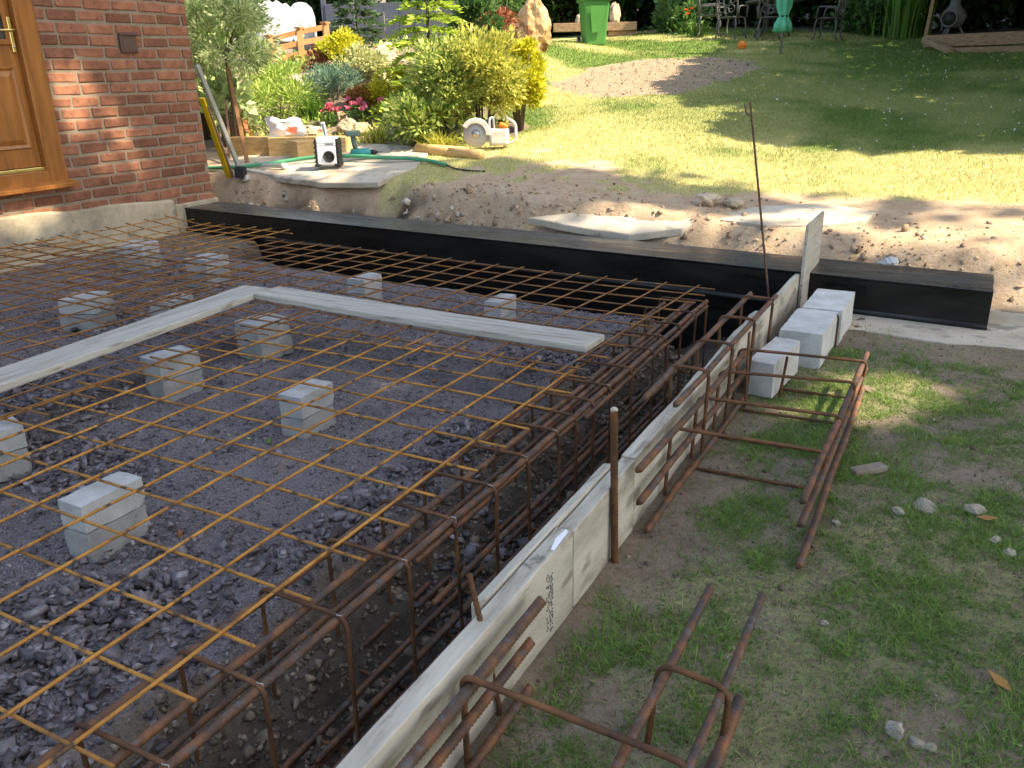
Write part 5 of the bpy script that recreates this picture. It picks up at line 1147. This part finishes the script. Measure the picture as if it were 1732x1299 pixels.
for i, (x_, y_, w_, h_, lab) in enumerate([(-5.15, 20.3, 1.1, .95, 'low leafy dark bush at the lawn edge left of the poppies'), (-8.2, 16.9, 1.3, 1.9, 'leafy bush of mid green behind the standing stone'), (-1.2, 21.4, 1.2, 1.0, 'low dark bush behind the right metal chair'), (-9.6, 15.6, 1.6, 2.4, 'mid green glossy bush above the blue grey panel')]):
    shrub('laurel_bush', lab, 'shrub', (x_, y_, float(HH(x_, y_))-.12), w_, h_, 'laurel', 2200, .12, .55, 34, .32, lo=-1.1)
for i, (x_, y_, lab) in enumerate([(-12.3, 16.9, 'left of two grey tree trunks in the dark behind the bed'), (-11.1, 16.2, 'right of two grey tree trunks in the dark behind the bed')]):
    tree('pine_tree', lab, (x_, y_, float(HH(x_, y_))), [(0, 0, -.2), (.05, 0, 2.5), (0, .1, 6), (.1, 0, 8)], .24, (0, 0, 8.4), (2.2, 2.2, 2.0), 'hedge', 1800, .35, .5, 30, .7, bark='greybark', group='trees behind the bed')

# ------------------------------------------------------------------ trees whose shade falls on the site
EL = math.radians(50); AZ = math.radians(80)            # azimuth measured from +y towards +x
S = np.array([math.sin(AZ)*math.cos(EL), math.cos(AZ)*math.cos(EL), math.sin(EL)])
def shade_tree(label, base, hl, hh, n, size, region, mask, trunk_r=.22, keep_h=None):
    g = empty('shade_tree', (base[0], base[1], float(HH(base[0], base[1])))); tag(g, label, 'tree', 'tall trees round the garden')
    x0, x1, y0, y1 = region; k = int(n*3.0); nc = 46
    qx = RNG.uniform(x0, x1, k); qy = RNG.uniform(y0, y1, k); keep = RNG.uniform(0, 1, k) < mask(qx, qy)
    qx, qy = qx[keep][:n], qy[keep][:n]; m_ = len(qx)
    H = RNG.uniform(hl, hh, m_); z0 = h0(qx, qy)*(qy > 5)
    P = np.stack([qx+(H-z0)*S[0]/S[2], qy+(H-z0)*S[1]/S[2], H], -1)-np.array([base[0], base[1], float(HH(base[0], base[1]))])
    v, f, t = leaf_quads(P, size, None, .7, .1); v = v.reshape(-1, 4, 3); v = (v-v.mean(1, keepdims=True)+P[:, None, :]).reshape(-1, 3); arr_mesh('crown', v, f, LM['canopy'], t, g)
    b = MB(); c = P.mean(0); b.tube(smooth_path([(0, 0, -.3), (.1, .05, hl*.45), tuple(c*np.array([.5, .5, .9])), tuple(c)], 4), trunk_r, 10, taper=.35); b.build('trunk', M['bark'], g)
    for q in P[RNG.integers(0, m_, 16)]:
        b = MB()
        s_ = Vector(c*np.array([.5, .5, .9])); e = Vector(q); b.tube([s_, s_.lerp(e, .5)+Vector((0, 0, .3)), e], trunk_r*.3, 6, taper=.25); b.build('limb', M['bark'], g)
    return g
def wall_q(y, z):                                       # where a point of the house wall throws its shadow line onto z = -.2
    return (-5.6-(z+.2)*S[0]/S[2], y-(z+.2)*S[1]/S[2])
PATCH = [wall_q(*p) for p in ((4.05, 1.28), (4.42, 1.34), (4.62, .92), (4.95, .36), (4.9, .10), (4.18, .22), (4.02, .8))]
PATCH2 = [wall_q(*p) for p in ((3.1, .22), (4.0, .25), (3.95, -.2), (3.0, -.2))]
PATCH3 = [wall_q(*p) for p in ((3.5, 1.5), (3.9, 1.5), (3.9, .55), (3.4, .55))]
def mask_site(x, y):
    n1 = fbm(x, y, 1.4, 4, 201); r = np.ones(np.shape(x))
    t = y-(5.35-.0875*(x-1.64))
    soft = np.where(n1 < .46, .9, .04)
    band = in_poly(x+.25*(n1-.5), y+.35*(n1-.5), [(-3.7, 5.6), (-3.4, 6.15), (-2.3, 6.55), (-.3, 6.62), (.4, 6.2), (-.1, 5.9), (-1.6, 5.75), (-2.4, 5.3)])
    r = np.where(t > -.35, np.where(band, .9, soft*.8), 1.)
    r = np.where(t > 1.3, 0, r)
    for Pq in (PATCH, PATCH2): r = np.where(in_poly(x+.06*(n1-.5), y+.06*(n1-.5), Pq), .05, r)
    r = np.where(in_poly(x, y, PATCH3), .45, r)
    r = np.where((np.abs(x-1.32-.25*(y-3.2)) < .34+.2*(n1-.5)) & (np.abs(y-3.25) < .42), .0, r)
    r = np.where((np.abs(x-1.75) < .35) & (np.abs(y-2.9) < .3), r*(.1+.9*(n1 > .5)), r)
    r = np.where(x < -5.6, np.where(y > 4.9, r*.9, r), r)
    return r
def mask_lawn(x, y):
    n1 = fbm(x, y, 1.1, 4, 211); xx = x+.9*(n1-.5); yy = y+1.1*(n1-.5)
    a = in_poly(xx, yy, [(-3.6, 19.5), (-3.3, 16.6), (-2.9, 13.4), (-3.2, 12.2), (-2.66, 11.5), (-1.45, 9.7), (-.56, 8.6), (.44, 8.2), (1.0, 8.6), (1.45, 8.35), (2.2, 8.7), (9, 8.5), (9, 21), (-3.6, 21)])
    return np.where(a, 1., 0.)
def mask_hedge(x, y):
    n1 = fbm(x, y, .8, 3, 221); return np.where(y > 19.9+1.3*(n1-.5)+.35*np.clip(-4-x, 0, 4)*0, 1., 0)*np.where((x > -10) & (x < -4.5) & (y < 21.0), .15, 1)
shade_tree('tall broad tree to the right of the excavation that shades the site', (12.5, 2.2), 10.5, 15.5, 36000, .30, (-8.6, 4.4, -3.2, 7.0), mask_site)
shade_tree('tall tree to the right of the lawn casting the leafy shade edge', (9.5, 14.5), 3.9, 7.6, 15000, .36, (-4, 6.5, 7.6, 20.5), mask_lawn)
shade_tree('tall dark tree towering over the boundary hedge', (6.5, 25.5), 7.5, 12.0, 20000, .75, (-16, 9, 19.2, 35), mask_hedge)
for i, (x_, y_, lab) in enumerate([(15.2, 8.8, 'unseen tree added against sky light at the right side nearest the house'), (14.8, 15, 'unseen tree added against sky light half way up the right side'), (12.5, 20.5, 'unseen tree added against sky light in the far right corner'), (11, -7, 'unseen tree added against sky light to the back right'), (3, -12, 'tall tree behind the camera')]):
    tree('sky_screen_tree', lab, (x_, y_, float(HH(x_, y_))), [(0, 0, -.3), (.1, 0, 3), (0, .2, 6), (.1, .1, 8)], .26, (0, 0, 4.6), (3.2, 3.2, 4.6), 'hedge', 3000, .5, .6, 44, 1.2, group='tall trees round the garden', lo=-1.1)  # unseen trees added to block sky light from the right and behind
for i, (x_, y_, lab) in enumerate([(-14, 25, 'tall tree behind the hedge at the left'), (-8, 26.5, 'tall tree behind the hedge in the middle'), (8, 26, 'tall tree behind the hedge at the right')]):
    tree('sky_screen_tree', lab, (x_, y_, 2.2), [(0, 0, -.3), (.1, 0, 3), (0, .2, 6), (.1, .1, 8)], .26, (0, 0, 6.5), (3.6, 3.0, 3.6), 'hedge', 3000, .42, .6, 40, 1.1, group='tall trees round the garden')

# ------------------------------------------------------------------ light, sky, camera
w = bpy.data.worlds.new('World'); scn.world = w; w.use_nodes = True; nt = w.node_tree
for n in list(nt.nodes): nt.nodes.remove(n)
wo = nt.nodes.new('ShaderNodeOutputWorld'); bg = nt.nodes.new('ShaderNodeBackground'); sk = nt.nodes.new('ShaderNodeTexSky')
sk.sky_type = 'NISHITA'; sk.sun_disc = False; sk.sun_elevation = EL; sk.sun_rotation = AZ; sk.air_density = 1.0; sk.dust_density = 1.5; sk.ozone_density = 1.0
bg.inputs['Strength'].default_value = .15; nt.links.new(sk.outputs[0], bg.inputs[0]); nt.links.new(bg.outputs[0], wo.inputs[0])
sd = bpy.data.lights.new('sun', 'SUN'); sd.energy = 3.6; sd.angle = math.radians(.53); sd.color = (1, .91, .76)
so = bpy.data.objects.new('sun', sd); COL.objects.link(so); so.rotation_euler = Vector(S).to_track_quat('Z', 'Y').to_euler(); so.location = (20, 5, 25)
cam = bpy.data.cameras.new('camera'); co = bpy.data.objects.new('camera', cam); COL.objects.link(co)
cam.sensor_fit = 'HORIZONTAL'; cam.sensor_width = 36; cam.lens = 1402.8/1732*36; cam.clip_start = .05; cam.clip_end = 500
pt, yw, rl = .360479587, -.497469578, -.022897492
fw = Vector((math.sin(yw)*math.cos(pt), math.cos(yw)*math.cos(pt), -math.sin(pt))); rt = Vector((math.cos(yw), -math.sin(yw), 0)); upv = rt.cross(fw)
r2 = rt*math.cos(rl)+upv*math.sin(rl); u2 = -rt*math.sin(rl)+upv*math.cos(rl)
mw = Matrix((r2, u2, -fw)).transposed().to_4x4(); mw.translation = (1.40418186, -.721447801, 1.24586222); co.matrix_world = mw
scn.camera = co
vs_ = scn.view_settings; vs_.view_transform = 'Standard'; vs_.look = 'None'; vs_.gamma = 1; vs_.use_curve_mapping = False; vs_.exposure = 1.95; vs_.use_white_balance = True; vs_.white_balance_temperature = 7600; vs_.white_balance_tint = 8
scn.render.film_transparent = False
